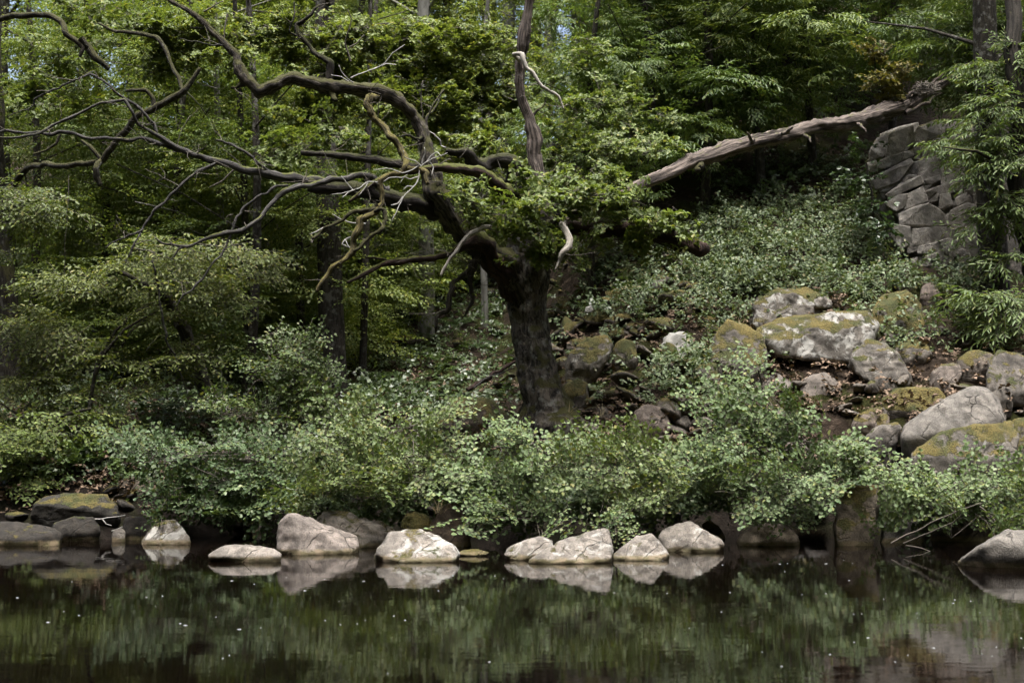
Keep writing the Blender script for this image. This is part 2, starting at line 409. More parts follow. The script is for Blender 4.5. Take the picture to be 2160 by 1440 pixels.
_ls = [100]
TWIG_SRC = []
def limb(name, pts, mat, parent, wob=0.30, crook=0.9, sides=12, moss=0.2, lichen=0.0, sub=4, flute=0.1):
    _ls[0] += 1
    P, R = limb_pts(pts); R = R * WS.get(mat, 1.0); t = Tubes(); PP = t.add(P, R, sides, sub + 3, wob, _ls[0], 9.0, crook * 1.9, flute)
    if parent is not None and parent.name.startswith('oak') or (parent.parent is not None and parent.parent.name.startswith('oak')): TWIG_SRC.append((PP, R))
    off = np.array(parent.location)
    if parent.parent is not None: off = np.array(parent.parent.location)
    o = obj(name, t.mesh(name, off), M[mat], parent)
    o['moss'] = float(moss); o['lichen'] = float(lichen)
    return o

# ------------------------------------------------------------------ leaves and sprays
def leaf_shape(w, fold=0.12, droop=0.12, kind=6, wide=0.42, tipw=0.72):
    if kind == 6:
        return np.array([(0, 0, 0), (wide, w / 2, fold * w), (tipw + 0.08, w * 0.36, fold * w * 0.6 - droop * 0.45), (1, 0, -droop), (tipw + 0.08, -w * 0.36, fold * w * 0.6 - droop * 0.45), (wide, -w / 2, fold * w)])
    return np.array([(0, 0, 0), (wide, w / 2, fold * w), (1, 0, -droop), (wide, -w / 2, fold * w)])

def rotz(a): return np.array([[math.cos(a), -math.sin(a), 0], [math.sin(a), math.cos(a), 0], [0, 0, 1]])
def roty(a): return np.array([[math.cos(a), 0, math.sin(a)], [0, 1, 0], [-math.sin(a), 0, math.cos(a)]])
def rotx(a): return np.array([[1, 0, 0], [0, math.cos(a), -math.sin(a)], [0, math.sin(a), math.cos(a)]])

def spray(kind, rng, leafk=6):
    """one twig with its leaves in local space, along +X, upper side +Z. -> (leaves (n,k,3), twig segments [(p0,p1,r)])"""
    L, T = [], []
    def put(p, yaw, pitch, roll, ln, shape):
        R = rotz(yaw) @ roty(pitch) @ rotx(roll)
        L.append((shape * ln) @ R.T + p)
    if kind in ('beech', 'hornbeam'):
        sh = leaf_shape(0.58 if kind == 'beech' else 0.5, 0.10, 0.15, leafk)
        def twig(p0, yaw, length, n, ln):
            d = np.array((math.cos(yaw), math.sin(yaw), 0)); prev = p0
            for i in range(n):
                t = (i + 1) / n; p = p0 + d * length * t + np.array((0, 0, -0.10 * length * t * t + rng.uniform(-.012, .012)))
                s = 1 if i % 2 else -1
                put(p, yaw + s * rng.uniform(0.7, 1.15) * (0.35 if i == n - 1 else 1), rng.normal(0.15, 0.25), rng.normal(0, 0.35), ln * rng.uniform(0.7, 1.15), sh)
                T.append((prev, p, 0.0022)); prev = p
        twig(np.zeros(3), 0, 0.62, 11, 0.075)
        for k in range(5):
            x = 0.08 + 0.1 * k; s = 1 if k % 2 else -1
            twig(np.array((x, 0, -0.02)), s * rng.uniform(0.6, 0.95), rng.uniform(0.26, 0.42), 7, 0.07)
    elif kind == 'alder':
        sh = leaf_shape(0.80, 0.10, 0.12, leafk, 0.48, 0.76)
        def twig(p0, dirv, length, n, ln):
            prev = p0
            yaw0 = math.atan2(dirv[1], dirv[0])
            for i in range(n):
                t = (i + 1) / n; p = p0 + dirv * length * t + rng.normal(0, 0.006, 3)
                yaw = yaw0 + (1 if i % 2 else -1) * rng.uniform(0.4, 1.5)
                put(p, yaw, rng.normal(0.0, 0.25), rng.normal(0, 0.25), ln * rng.uniform(0.6, 1.2), sh)
                T.append((prev, p, 0.003)); prev = p
            put(prev, yaw0, rng.normal(-0.3, 0.2), 0, ln * 0.8, sh)
        twig(np.zeros(3), np.array((0.95, 0, 0.25)), 0.44, 8, 0.070)
        for k in range(4):
            s = 1 if k % 2 else -1; a = s * rng.uniform(0.5, 1.0)
            twig(np.array((0.06 + 0.085 * k, 0, 0.03 * k)), np.array((math.cos(a), math.sin(a), rng.uniform(0.0, 0.5))), rng.uniform(0.18, 0.3), 5, 0.064)
    elif kind == 'oak':
        sh = leaf_shape(0.60, 0.10, 0.14, leafk, 0.6, 0.78)
        tips = [np.array((0.38, 0, 0.03))] + [np.array((rng.uniform(0.1, 0.36), rng.uniform(-0.2, 0.2), rng.uniform(-0.04, 0.08))) for _ in range(6)]
        for tp in tips:
            T.append((np.array((max(tp[0] - 0.16, 0), 0, 0)), tp, 0.0025))
            n = rng.integers(5, 8); a0 = rng.uniform(0, 6)
            for i in range(n):
                put(tp, a0 + i * 2 * math.pi / n + rng.normal(0, 0.2), rng.normal(-0.05, 0.35), rng.normal(0, 0.35), 0.078 * rng.uniform(0.65, 1.2), sh)
        T.append((np.zeros(3), np.array((0.38, 0, 0.03)), 0.003))
    elif kind == 'chestnut':
        sh = leaf_shape(0.27, 0.10, 0.22, leafk, 0.4, 0.68)
        def twig(p0, yaw, length, n, ln):
            d = np.array((math.cos(yaw), math.sin(yaw), 0)); prev = p0
            for i in range(n):
                t = (i + 1) / n; p = p0 + d * length * t + np.array((0, 0, -0.15 * length * t * t))
                s = 1 if i % 2 else -1
                put(p, yaw + s * rng.uniform(0.55, 1.0) * (0.3 if i == n - 1 else 1), rng.normal(0.28, 0.2), rng.normal(0, 0.3), ln * rng.uniform(0.7, 1.15), sh)
                T.append((prev, p, 0.003)); prev = p
        twig(np.zeros(3), 0, 0.55, 10, 0.125)
        for k in range(3):
            s = 1 if k % 2 else -1
            twig(np.array((0.10 + 0.12 * k, 0, 0)), s * rng.uniform(0.5, 0.9), rng.uniform(0.26, 0.4), 7, 0.12)
    elif kind == 'bramble':
        sh = leaf_shape(0.66, 0.1, 0.12, leafk)
        n = 6
        for i in range(n):
            p = np.array((0.05 + 0.055 * i, rng.uniform(-0.05, 0.05), rng.uniform(0, 0.07)))
            for a in (-1.0, 0.0, 1.0):
                put(p, a + rng.normal(0, 0.6), rng.normal(0.05, 0.3), rng.normal(0, 0.3), 0.058 * rng.uniform(0.7, 1.25), sh)
        T.append((np.zeros(3), np.array((0.38, 0, 0.03)), 0.002))
    elif kind == 'grass':
        sh = leaf_shape(0.03, 0.0, 0.5, leafk)
        for i in range(22):
            put(np.array((rng.normal(0, 0.02), rng.normal(0, 0.02), 0)), rng.uniform(0, 6.28), rng.uniform(-1.4, -0.7), 0, rng.uniform(0.14, 0.3), sh)
    elif kind == 'fern':
        sh = leaf_shape(0.26, 0.0, 0.1, leafk)
        for f in range(8):
            yaw = f / 8 * 6.28 + rng.uniform(-.3, .3); ln = rng.uniform(0.5, 0.8); d = np.array((math.cos(yaw), math.sin(yaw), 0)); prev = np.zeros(3)
            for i in range(14):
                t = (i + 1) / 14
                p = d * ln * t * 0.9 + np.array((0, 0, ln * (0.75 * t - 0.62 * t * t)))
                wv = 0.15 * math.sin(math.pi * min(1, t * 0.9 + 0.12)) + 0.02
                for s in (-1, 1): put(p, yaw + s * 1.25, 0.15, rng.normal(0, .15), wv, sh)
                T.append((prev, p, 0.003)); prev = p
    return np.array(L), T

_tmpl = {}
def templates(kind, leafk, n=6):
    if (kind, leafk) not in _tmpl:
        rng = np.random.default_rng(hash(kind) % 1 + len(kind) * 17 + leafk)
        _tmpl[(kind, leafk)] = [spray(kind, rng, leafk) for _ in range(n)]
    return _tmpl[(kind, leafk)]

def frames(X, U):
    X = X / (np.linalg.norm(X, axis=1)[:, None] + 1e-9)
    Y = np.cross(U, X); Y /= np.linalg.norm(Y, axis=1)[:, None] + 1e-9
    Z = np.cross(X, Y)
    return np.stack([X, Y, Z], -1)          # columns

def place_sprays(kind, leafk, pos, R, sc, rng, twigs=False):
    """-> leaves (n,k,3) in world space and the twig tubes as (V,Q)"""
    tm = templates(kind, leafk); pick = rng.integers(0, len(tm), len(pos))
    out, tv = [], []
    for k in range(len(tm)):
        s = np.nonzero(pick == k)[0]
        if not len(s): continue
        L, T = tm[k]
        A = np.einsum('mij,nkj->mnki', R[s], L) * sc[s][:, None, None, None] + pos[s][:, None, None, :]
        out.append(A.reshape(-1, L.shape[1], 3))
        if twigs:
            p0 = np.array([t[0] for t in T]); p1 = np.array([t[1] for t in T]); r = np.array([t[2] for t in T])
            d = p1 - p0; d /= np.linalg.norm(d, axis=1)[:, None] + 1e-9
            a = np.cross(d, np.array((0.1, 0.2, 1.0))); a /= np.linalg.norm(a, axis=1)[:, None] + 1e-9; b = np.cross(d, a)
            ring = [math.cos(q) * a + math.sin(q) * b for q in (0, 2.1, 4.2)]
            V6 = np.stack([p0 + ring[j] * r[:, None] for j in range(3)] + [p1 + ring[j] * r[:, None] * 0.8 for j in range(3)], 1)
            tv.append((np.einsum('mij,nkj->mnki', R[s], V6) * sc[s][:, None, None, None] + pos[s][:, None, None, :]).reshape(-1, 6, 3))
    return np.concatenate(out), (np.concatenate(tv) if tv else None)

def leaves_mesh(name, A):
    n, k = A.shape[:2]; i = np.arange(n)[:, None] * k
    if k == 6: Q = np.concatenate([i + np.array([[0, 1, 2, 3]]), i + np.array([[0, 3, 4, 5]])])
    else: Q = i + np.array([[0, 1, 2, 3]])
    return quad_mesh(name, A.reshape(-1, 3), Q)

def twigs_mesh(name, A):
    n = len(A); i = np.arange(n)[:, None] * 6
    Q = np.concatenate([i + np.array([[0, 1, 4, 3]]), i + np.array([[1, 2, 5, 4]]), i + np.array([[2, 0, 3, 5]])])
    return quad_mesh(name, A.reshape(-1, 3), Q)

def blob_sprays(blobs, rng, lift=0.1, droop=0.15, face=(0, 0, 1.0), jit=0.35, shell=0.45, sc=(0.8, 1.2), clump=0, rise=0.0):
    """blobs: (centre, radii, count) -> positions, frames, scales. Sprays point outwards from the blob's heart."""
    P, X = [], []
    for c, r, n in blobs:
        d = rng.normal(0, 1, (n, 3)); d /= np.linalg.norm(d, axis=1)[:, None]
        rad = rng.uniform(0, 1, n) ** shell
        if clump:
            m = max(2, n // clump); pick = rng.integers(0, m, n); d, rad = d[pick], rad[pick]
            P.append(np.asarray(c) + d * rad[:, None] * np.asarray(r) + rng.normal(0, 1, (n, 3)) * np.array((.17, .17, .07)))
        else:
            P.append(np.asarray(c) + d * rad[:, None] * np.asarray(r))
        o = d * np.array((1, 1, 0.35)) + rng.normal(0, jit, (n, 3)) * np.array((1, 1, 0.5)); o[:, 2] += lift - droop + rise * np.clip(d[:, 2], 0, 1)
        X.append(o)
    P = np.concatenate(P); X = np.concatenate(X)
    P = P - X / np.linalg.norm(X, axis=1)[:, None] * 0.24
    U = np.asarray(face, float) + rng.normal(0, jit, (len(P), 3))
    return P, frames(X, U), rng.uniform(*sc, len(P))

def pblob(px, py, Y, rx, rz, n, ry=None):
    s = Y / F
    return (at(px, py, Y), ((rx * s), (ry if ry is not None else max(0.35, 0.7 * rx * s)), rz * s), n)

def foliage(parent, kind, mat, blobs, seed, leafk=6, twigs=True, name='foliage', leaf_parts=0, scale=1.0, **kw):
    rng = np.random.default_rng(seed)
    P, R, S = blob_sprays(blobs, rng, **kw)
    A, T = place_sprays(kind, leafk, P, R, S * scale, rng, twigs)
    org = np.array(parent.location)
    A = A - org
    if leaf_parts:
        key = A[:, :, 1].mean(1) + rng.normal(0, 0.12, len(A)) - 0.2 * A[:, :, 2].mean(1)
        order = np.argsort(key); near = order[:leaf_parts]; A_near = A[near]; A = A[order[leaf_parts:]]
        lm = leaf_template(kind, mat)
        for q in A_near:
            x = q[3] - q[0]; l = np.linalg.norm(x); y = q[1] - q[5]
            y = y / (np.linalg.norm(y) + 1e-9); x = x / l; z = np.cross(x, y); z /= np.linalg.norm(z); y = np.cross(z, x)
            lo = bpy.data.objects.new('leaf', lm); lo.parent = parent
            lo.matrix_local = Matrix(((*(x[0] * l, y[0] * l, z[0] * l), q[0][0]), (*(x[1] * l, y[1] * l, z[1] * l), q[0][1]), (*(x[2] * l, y[2] * l, z[2] * l), q[0][2]), (0, 0, 0, 1)))
            C.objects.link(lo)
    o = obj(name, leaves_mesh(name, A), M[mat], parent); o['kind'] = 'stuff'
    if T is not None:
        t = obj('twigs', twigs_mesh('twigs', T - org), M['twig'], parent); t['kind'] = 'stuff'
    return P

_lt = {}
def leaf_template(kind, mat):
    if (kind, mat) not in _lt:
        w = {'alder': 0.80, 'oak': 0.6, 'chestnut': 0.27}.get(kind, 0.6)
        me = leaves_mesh(kind + '_leaf', leaf_shape(w, 0.08, 0.0, 6, 0.45, 0.76)[None]); me.materials.append(M[mat]); _lt[(kind, mat)] = me
    return _lt[(kind, mat)]

# ------------------------------------------------------------------ rocks
_ico = {}
def ico(n):
    if n not in _ico:
        bm = bmesh.new(); bmesh.ops.create_icosphere(bm, subdivisions=n, radius=1.0)
        V = np.array([v.co[:] for v in bm.verts]); Fc = np.array([[v.index for v in f.verts] for f in bm.faces]); bm.free()
        _ico[n] = (V / np.linalg.norm(V, axis=1)[:, None], Fc)
    return _ico[n]

def hull_planes(P):
    P = np.asarray(P, float); n = len(P); c = P.mean(0)
    from itertools import combinations
    T = np.array(list(combinations(range(n), 3)))
    a, b, d = P[T[:, 0]], P[T[:, 1]], P[T[:, 2]]
    nn = np.cross(b - a, d - a); l = np.linalg.norm(nn, axis=1); ok = l > 1e-9
    nn, a = nn[ok] / l[ok][:, None], a[ok]
    s = np.einsum('ij,ij->i', nn, c - a); nn[s > 0] *= -1
    k = np.einsum('ij,ij->i', nn, a)
    dist = nn @ P.T - k[:, None]
    good = dist.max(1) < 1e-6 * np.abs(P).max() + 1e-6
    nn, k = nn[good], k[good] - nn[good] @ c
    _, u = np.unique(np.round(np.column_stack([nn, k]), 4), axis=0, return_index=True)
    return c, nn[u], np.maximum(k[u], 1e-3)

def rock_mesh(name, P, seed, sub=4, sharp=90, amp=0.05, fine=0.02, chip=0.84):
    c, nn, d = hull_planes(P)
    rc = np.random.default_rng(seed + 77); K = rc.normal(0, 1, (13, 3)); K /= np.linalg.norm(K, axis=1)[:, None]     # broken-off corners
    sup = ((P - c) @ K.T).max(0); nn = np.vstack([nn, K]); d = np.concatenate([d, sup * rc.uniform(chip, 0.99, 13)])
    D, Fc = ico(sub)
    # spread directions over an ellipsoid of the rock's own proportions
    ext = np.maximum(np.ptp(P, axis=0), 1e-3); Ds = D * ext; Ds /= np.linalg.norm(Ds, axis=1)[:, None]
    q = np.maximum(Ds @ nn.T, 1e-6) / d
    r = np.sum(q ** sharp, 1) ** (-1.0 / sharp)
    V = Ds * r[:, None]
    size = float(np.min(ext) + np.mean(ext)) * 0.5
    f = fbm(V / size * 2.2 + seed * 7.1, 4, seed) * amp * 0.6 * size
    f += (np.abs(fbm(V / size * 5.0 + seed * 3.3, 3, seed + 50)) - 0.4) * amp * 0.7 * size + fbm(V / 0.09 + seed, 3, seed + 9) * fine * min(size, 0.6)
    V = V * (1 + f / np.maximum(np.linalg.norm(V, axis=1), 0.05))[:, None]
    return quad_mesh(name, V, Fc, True), c

def rock(name, poly, Y, depth, label, cat='rock', seed=None, moss=0.2, lichen=0.2, tone=(1, 1, 1), sub=4, sharp=90, amp=0.05, sink=0.25, top=0.35, group=None, parent=None, fine=0.024, roof=0.0, chip=0.80, skew=0.12):
    """rock from its outline in the photo (px), its distance and its thickness front to back"""
    global _rs
    _rs = (_rs + 1); seed = _rs if seed is None else seed
    rng = random.Random(seed * 13 + 5)
    ys = [p[1] for p in poly]; lo, hi = max(ys), min(ys)
    if name == 'river_rock': Y = 1.6 * F / (lo - 880.0) + depth * 0.5
    P = []
    if len(poly[0]) == 3:
        Yf = Y - depth * .5
        for px, py, dy in poly:
            t = (lo - py) / max(1, lo - hi); P.append(at(px, py, Yf + dy)); P.append(at(px + rng.uniform(-6, 6), py + 3, Yf + max(dy + .12, depth * (1 - .35 * t))))
        poly = []
    for px, py in poly:
        t = (lo - py) / max(1, lo - hi)
        half = depth * 0.5 * (1 - (1 - top) * t ** 1.3)
        off = rng.uniform(-skew, skew) * depth + roof * t * depth
        P.append(at(px, py, Y + off - half)); P.append(at(px, py, Y + off + half))
    P = np.array(P)
    sink = min(sink, 0.4 * np.ptp(P[:, 2]))
    if sink:
        low = P[P[:, 2] < P[:, 2].min() + 0.35 * np.ptp(P[:, 2])].copy(); low = low[np.argsort(low[:, 2])]; cc = low.mean(0); low = cc + (low - cc) * 0.85; low[:, 2] = min(P[:, 2].min() - sink, float(H(cc[0], cc[1])) - 0.15 if 'boulder' in name else 9)
        P = np.vstack([P, low[:8]])
    me, c = rock_mesh(name, P, seed, sub, sharp, amp, fine, chip)
    if parent is not None: o = obj(name, me, M['rock'], parent, Vector(c) - parent.location)
    else:
        o = obj(name, me, M['rock'], None, c); tag(o, label, cat, group)
    o['moss'] = float(moss); o['lichen'] = float(lichen); o['tone'] = [float(x) for x in tone]
    return o
_rs = 0

# ==================================================================== THE SETTING
def axis(a, b, fine0, fine1, df, dc):
    """grid lines: df apart between fine0 and fine1, growing outside"""
    out = list(np.arange(fine0, fine1, df)); s = dc; x = fine0
    while x > a: x -= s; s *= 1.12; out.insert(0, x)
    s = dc; x = fine1
    while x < b: out.append(x); x += s; s *= 1.12
    return np.array(out)
gx = axis(-90, 90, -9, 10, 0.09, 0.15); gy = axis(-60, 140, 18, 32, 0.09, 0.15)
X, Yg = np.meshgrid(gx, gy, indexing='ij'); Z = H(X, Yg)
ii = np.arange(X.size).reshape(X.shape)
q = np.stack([ii[:-1, :-1], ii[1:, :-1], ii[1:, 1:], ii[:-1, 1:]], -1).reshape(-1, 4)
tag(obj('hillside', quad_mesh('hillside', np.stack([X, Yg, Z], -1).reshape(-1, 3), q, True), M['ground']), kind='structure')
wx, wy = np.meshgrid(np.linspace(-60, 60, 25), np.linspace(-2, 24, 14), indexing='ij')
ii = np.arange(wx.size).reshape(wx.shape)
q = np.stack([ii[:-1, :-1], ii[1:, :-1], ii[1:, 1:], ii[:-1, 1:]], -1).reshape(-1, 4)
tag(obj('river_water', quad_mesh('river_water', np.stack([wx, wy, wx * 0], -1).reshape(-1, 3), q, True), M['water']), kind='structure')

# ==================================================================== ROCKS IN THE RIVER
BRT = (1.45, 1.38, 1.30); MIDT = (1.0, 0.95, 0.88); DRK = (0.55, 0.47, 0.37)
rock('river_rock', [(300, 1146), (308, 1128), (325, 1108), (348, 1095), (372, 1096), (386, 1112), (398, 1130), (402, 1146)], 18.3, 0.55, 'small pointed grey rock standing alone in dark water with mossy foot', moss=0.12, lichen=0.45, tone=MIDT)
rock('river_rock', [(440, 1172), (455, 1160), (480, 1151), (530, 1149), (575, 1156), (592, 1166), (590, 1180), (520, 1182)], 16.0, 0.5, 'low flat pale rock barely above the water beside the large wedge rock', moss=-0.05, lichen=0.3, tone=BRT, amp=0.07)
rock('river_rock', [(586, 1160, .2), (584, 1125, .28), (588, 1100, .3), (610, 1081, .22), (622, 1080, .3), (632, 1168, 0.0), (668, 1104, .34), (752, 1128, .5), (760, 1150, .34), (742, 1161, .14)], 16.3, 0.85, 'large pale wedge-shaped granite rock with a sharp peak and brown end face', moss=-0.25, lichen=0.12, tone=(1.38, 1.26, 1.20), sub=5, sharp=140, amp=0.018, chip=0.98)
rock('river_rock', [(655, 1150), (665, 1092), (690, 1080), (715, 1078), (745, 1090), (775, 1106), (800, 1100), (826, 1115), (828, 1138), (770, 1152)], 17.3, 0.7, 'low moss-topped rock tucked behind the wedge-shaped rock', moss=0.1, lichen=0.3, tone=(1.7, 1.6, 1.5), sub=5, amp=0.08)
rock('river_rock', [(788, 1168, .14), (850, 1184, 0.0), (955, 1180, .05), (970, 1166, .22), (800, 1150, .2), (825, 1120, .42), (860, 1115, .5), (895, 1116, .45), (925, 1134, .35), (955, 1150, .3)], 15.95, 0.75, 'broad pale rock with rough lichened top between wedge rock and low tongue', moss=0.05, lichen=0.45, tone=BRT, sub=5, sharp=110, amp=0.035, chip=0.965)
rock('river_rock', [(960, 1168), (975, 1160), (1005, 1157), (1032, 1164), (1020, 1170)], 16.3, 0.3, 'thin mossy stone tongue just breaking the water', moss=0.38, lichen=0.1, tone=MIDT, sink=0.1)
rock('river_rock', [(1066, 1168), (1072, 1155), (1105, 1140), (1140, 1131), (1165, 1138), (1172, 1165), (1140, 1178), (1090, 1176)], 16.3, 0.55, 'smaller pale rock leaning against the long sloping rock', moss=0.0, lichen=0.4, tone=BRT)
rock('river_rock', [(1115, 1180, .05), (1165, 1183, 0.0), (1240, 1186, 0.0), (1288, 1176, .12), (1150, 1158, .15), (1200, 1132, .3), (1262, 1114, .4), (1280, 1116, .36), (1289, 1145, .25)], 15.95, 0.8, 'long sloping pale rock with upright end and green waterline', moss=0.02, lichen=0.4, tone=BRT, sub=5, sharp=110, amp=0.035, chip=0.965)
rock('river_rock', [(1286, 1174, .12), (1340, 1180, 0.0), (1390, 1180, .04), (1407, 1168, .2), (1342, 1130, .32), (1356, 1134, .3), (1374, 1123, .3), (1388, 1140, .24), (1315, 1150, .2)], 15.95, 0.6, 'pyramid-shaped pale rock with twin peaks', moss=0.03, lichen=0.4, tone=BRT, sub=5, sharp=110, amp=0.035, chip=0.965)
rock('river_rock', [(1390, 1155), (1388, 1130), (1402, 1112), (1440, 1103), (1458, 1100), (1485, 1115), (1515, 1132), (1528, 1148), (1520, 1160), (1420, 1162)], 16.4, 0.8, 'rounded smooth pale rock beside the twin-peaked rock', moss=-0.1, lichen=0.38, tone=(1.5, 1.42, 1.33), sub=5, amp=0.03, sharp=26, chip=.92)
rock('river_rock', [(1476, 1135), (1482, 1102), (1496, 1094), (1515, 1106), (1530, 1132)], 17.6, 0.4, 'small brown mossy rock half hidden behind the smooth pale rock', moss=0.15, lichen=0.05, tone=DRK)
rock('river_rock', [(1545, 1148), (1558, 1124), (1590, 1106), (1630, 1101), (1665, 1110), (1690, 1134), (1692, 1150)], 17.7, 0.8, 'low dome-shaped brown rock in the shade under the bushes', moss=-0.2, lichen=0.1, tone=(2.6, 2.3, 2.0), sub=5, amp=0.025, sharp=9)
rock('river_rock', [(2020, 1184), (2040, 1168), (2080, 1142), (2120, 1122), (2165, 1112), (2260, 1108), (2330, 1140), (2340, 1190), (2160, 1196)], 15.5, 1.3, 'large rounded grey boulder at the edge of the picture in the water', moss=-0.05, lichen=0.15, tone=(1.05, 1.02, 0.97), sub=5, amp=0.03)
rock('river_rock', [(498, 1122), (508, 1106), (540, 1102), (552, 1108), (550, 1122)], 18.4, 0.35, 'small pale block in shaded water behind the flat rock', moss=0.0, lichen=0.2, tone=(1.0, .92, .84))
# the shore
rock('shore_boulder', [(1762, 1140), (1760, 1090), (1768, 1045), (1785, 1020), (1825, 1012), (1856, 1020), (1862, 1050), (1820, 1090), (1800, 1140)], 18.3, 0.8, 'tall shore boulder with brown moss cap and pale undercut foot', 'boulder', moss=0.34, lichen=0.15, tone=(1.25, 1.1, 0.9), sub=5, amp=0.08, sharp=14)
rock('shore_boulder', [(1858, 1150), (1862, 1105), (1885, 1092), (1930, 1095), (1952, 1120), (1948, 1150)], 18.6, 0.6, 'grey boulder in deep shade behind the hanging leaves', 'boulder', moss=0.0, lichen=0.15, tone=(0.8, 0.78, 0.74))
rock('shore_boulder', [(1960, 1150), (1970, 1098), (2010, 1075), (2070, 1080), (2090, 1110), (2085, 1150)], 18.9, 0.8, 'dark boulder behind the dry sticks at the shore', 'boulder', moss=0.1, lichen=0, tone=DRK)
rock('shore_boulder', [(-60, 1136), (-50, 1108), (0, 1098), (60, 1100), (110, 1114), (128, 1130), (120, 1138)], 18.4, 0.9, 'flat brown boulder with mossy edge beside still water', 'boulder', moss=0.02, lichen=0.05, tone=(.17, .15, .12), amp=0.07)  # hornbeam's shade put into the low tone of these four left boulders
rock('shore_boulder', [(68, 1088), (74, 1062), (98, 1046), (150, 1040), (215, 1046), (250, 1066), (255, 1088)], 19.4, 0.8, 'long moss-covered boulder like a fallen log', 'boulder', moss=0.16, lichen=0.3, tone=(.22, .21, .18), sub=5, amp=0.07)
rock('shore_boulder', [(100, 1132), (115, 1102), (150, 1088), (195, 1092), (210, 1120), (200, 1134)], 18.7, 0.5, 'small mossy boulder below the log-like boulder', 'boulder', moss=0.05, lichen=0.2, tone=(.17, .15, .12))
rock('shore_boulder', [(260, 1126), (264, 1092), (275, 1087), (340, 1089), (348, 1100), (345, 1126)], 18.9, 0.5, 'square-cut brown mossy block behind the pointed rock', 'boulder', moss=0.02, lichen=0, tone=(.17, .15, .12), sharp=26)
rock('shore_boulder', [(236, 1127), (240, 1117), (255, 1113), (266, 1118), (264, 1127)], 18.5, 0.2, 'little flat stone at the waterline by the square block', 'stone', moss=0.0, lichen=0.1, tone=MIDT, sub=3, sink=0.1)
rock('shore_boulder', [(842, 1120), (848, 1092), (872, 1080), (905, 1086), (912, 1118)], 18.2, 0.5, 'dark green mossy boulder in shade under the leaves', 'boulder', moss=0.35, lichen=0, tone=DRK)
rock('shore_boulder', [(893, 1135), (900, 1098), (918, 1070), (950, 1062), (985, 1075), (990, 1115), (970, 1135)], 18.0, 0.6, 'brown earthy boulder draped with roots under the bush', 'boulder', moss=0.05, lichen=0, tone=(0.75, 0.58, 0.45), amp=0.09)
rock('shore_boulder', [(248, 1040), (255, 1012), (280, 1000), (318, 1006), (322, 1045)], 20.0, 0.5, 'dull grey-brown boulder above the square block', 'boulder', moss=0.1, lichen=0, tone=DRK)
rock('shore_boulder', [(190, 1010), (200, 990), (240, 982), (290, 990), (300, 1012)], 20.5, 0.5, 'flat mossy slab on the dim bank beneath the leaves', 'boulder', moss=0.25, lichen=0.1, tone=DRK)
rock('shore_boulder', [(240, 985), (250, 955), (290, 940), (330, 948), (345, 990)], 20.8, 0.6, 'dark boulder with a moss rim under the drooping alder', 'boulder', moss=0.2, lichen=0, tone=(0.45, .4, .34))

# ==================================================================== BOULDERS ON THE SLOPE
B = 'boulder'
rock('boulder', [(1592, 720), (1600, 690), (1650, 672), (1740, 660), (1828, 653), (1850, 690), (1846, 735), (1790, 768), (1700, 752), (1630, 752)], 23.0, 1.4, 'largest mossy boulder on the slope with white lichen and dark overhang below', B, moss=0.22, lichen=0.46, tone=MIDT, sub=5, sink=0, amp=0.06)
rock('boulder', [(1584, 690), (1592, 640), (1640, 612), (1700, 606), (1745, 626), (1758, 652), (1740, 680)], 24.2, 1.0, 'mossy white-patched boulder on top of the largest boulder', B, moss=0.26, lichen=0.44, tone=MIDT, sub=5, sink=0.1, amp=0.08)
rock('boulder', [(1716, 650), (1720, 632), (1738, 624), (1754, 634), (1756, 652)], 23.8, 0.3, 'small round pale stone perched among the upper boulders', 'stone', moss=-0.2, lichen=0.4, tone=BRT, sub=3, sink=0)
rock('boulder', [(1484, 790), (1486, 745), (1510, 700), (1535, 675), (1560, 682), (1612, 706), (1620, 760), (1590, 795)], 22.6, 1.0, 'brown moss-coated boulder with pale crest left of the overhang', B, moss=0.36, lichen=0.33, tone=MIDT, sub=5)
rock('boulder', [(1836, 720), (1840, 655), (1862, 622), (1910, 610), (1945, 640), (1952, 690), (1930, 722)], 23.6, 1.0, 'olive mossy boulder right of the largest boulder', B, moss=0.46, lichen=0.1, tone=MIDT, sub=5)
rock('boulder', [(1790, 775), (1800, 745), (1830, 720), (1866, 722), (1896, 748), (1926, 800), (1922, 826), (1870, 834), (1830, 800)], 22.3, 1.0, 'grey-faced boulder with mossy shoulder beside the dark cave', B, moss=0.20, lichen=0.38, tone=(1.1, 1.05, .98), sub=5, sink=0)
rock('boulder', [(1688, 860), (1690, 800), (1705, 782), (1745, 786), (1778, 810), (1792, 850), (1780, 870)], 22.2, 0.8, 'smooth bare grey boulder under the dark overhang', B, moss=-0.1, lichen=0.12, tone=(1.1, 1.0, .92), amp=0.035)
rock('boulder', [(1608, 840), (1615, 798), (1640, 788), (1675, 806), (1692, 840)], 22.3, 0.6, 'grey slab partly hidden by the tall bush under the overhang', B, moss=-0.1, lichen=0.1, tone=(1.0, .94, .88))
rock('boulder', [(1782, 856), (1788, 818), (1802, 806), (1818, 818), (1816, 856)], 22.6, 0.4, 'narrow grey stone inside the dark cave', 'stone', moss=-0.1, lichen=0.1, tone=MIDT)
rock('boulder', [(1852, 862), (1860, 838), (1890, 820), (1930, 816), (1975, 820), (1996, 840), (1960, 868), (1900, 876)], 21.7, 0.8, 'flat olive moss-covered boulder beside the big grey boulder', B, moss=0.52, lichen=0.12, tone=MIDT, sub=5)
rock('boulder', [(1896, 925), (1910, 895), (1950, 868), (2010, 835), (2050, 815), (2078, 818), (2105, 845), (2122, 890), (2118, 930)], 21.0, 1.3, 'big bare grey granite boulder with dark specks and sloping side', B, moss=-0.15, lichen=0.2, tone=(1.2, 1.17, 1.12), sub=5, sharp=70, amp=0.03, chip=.92)
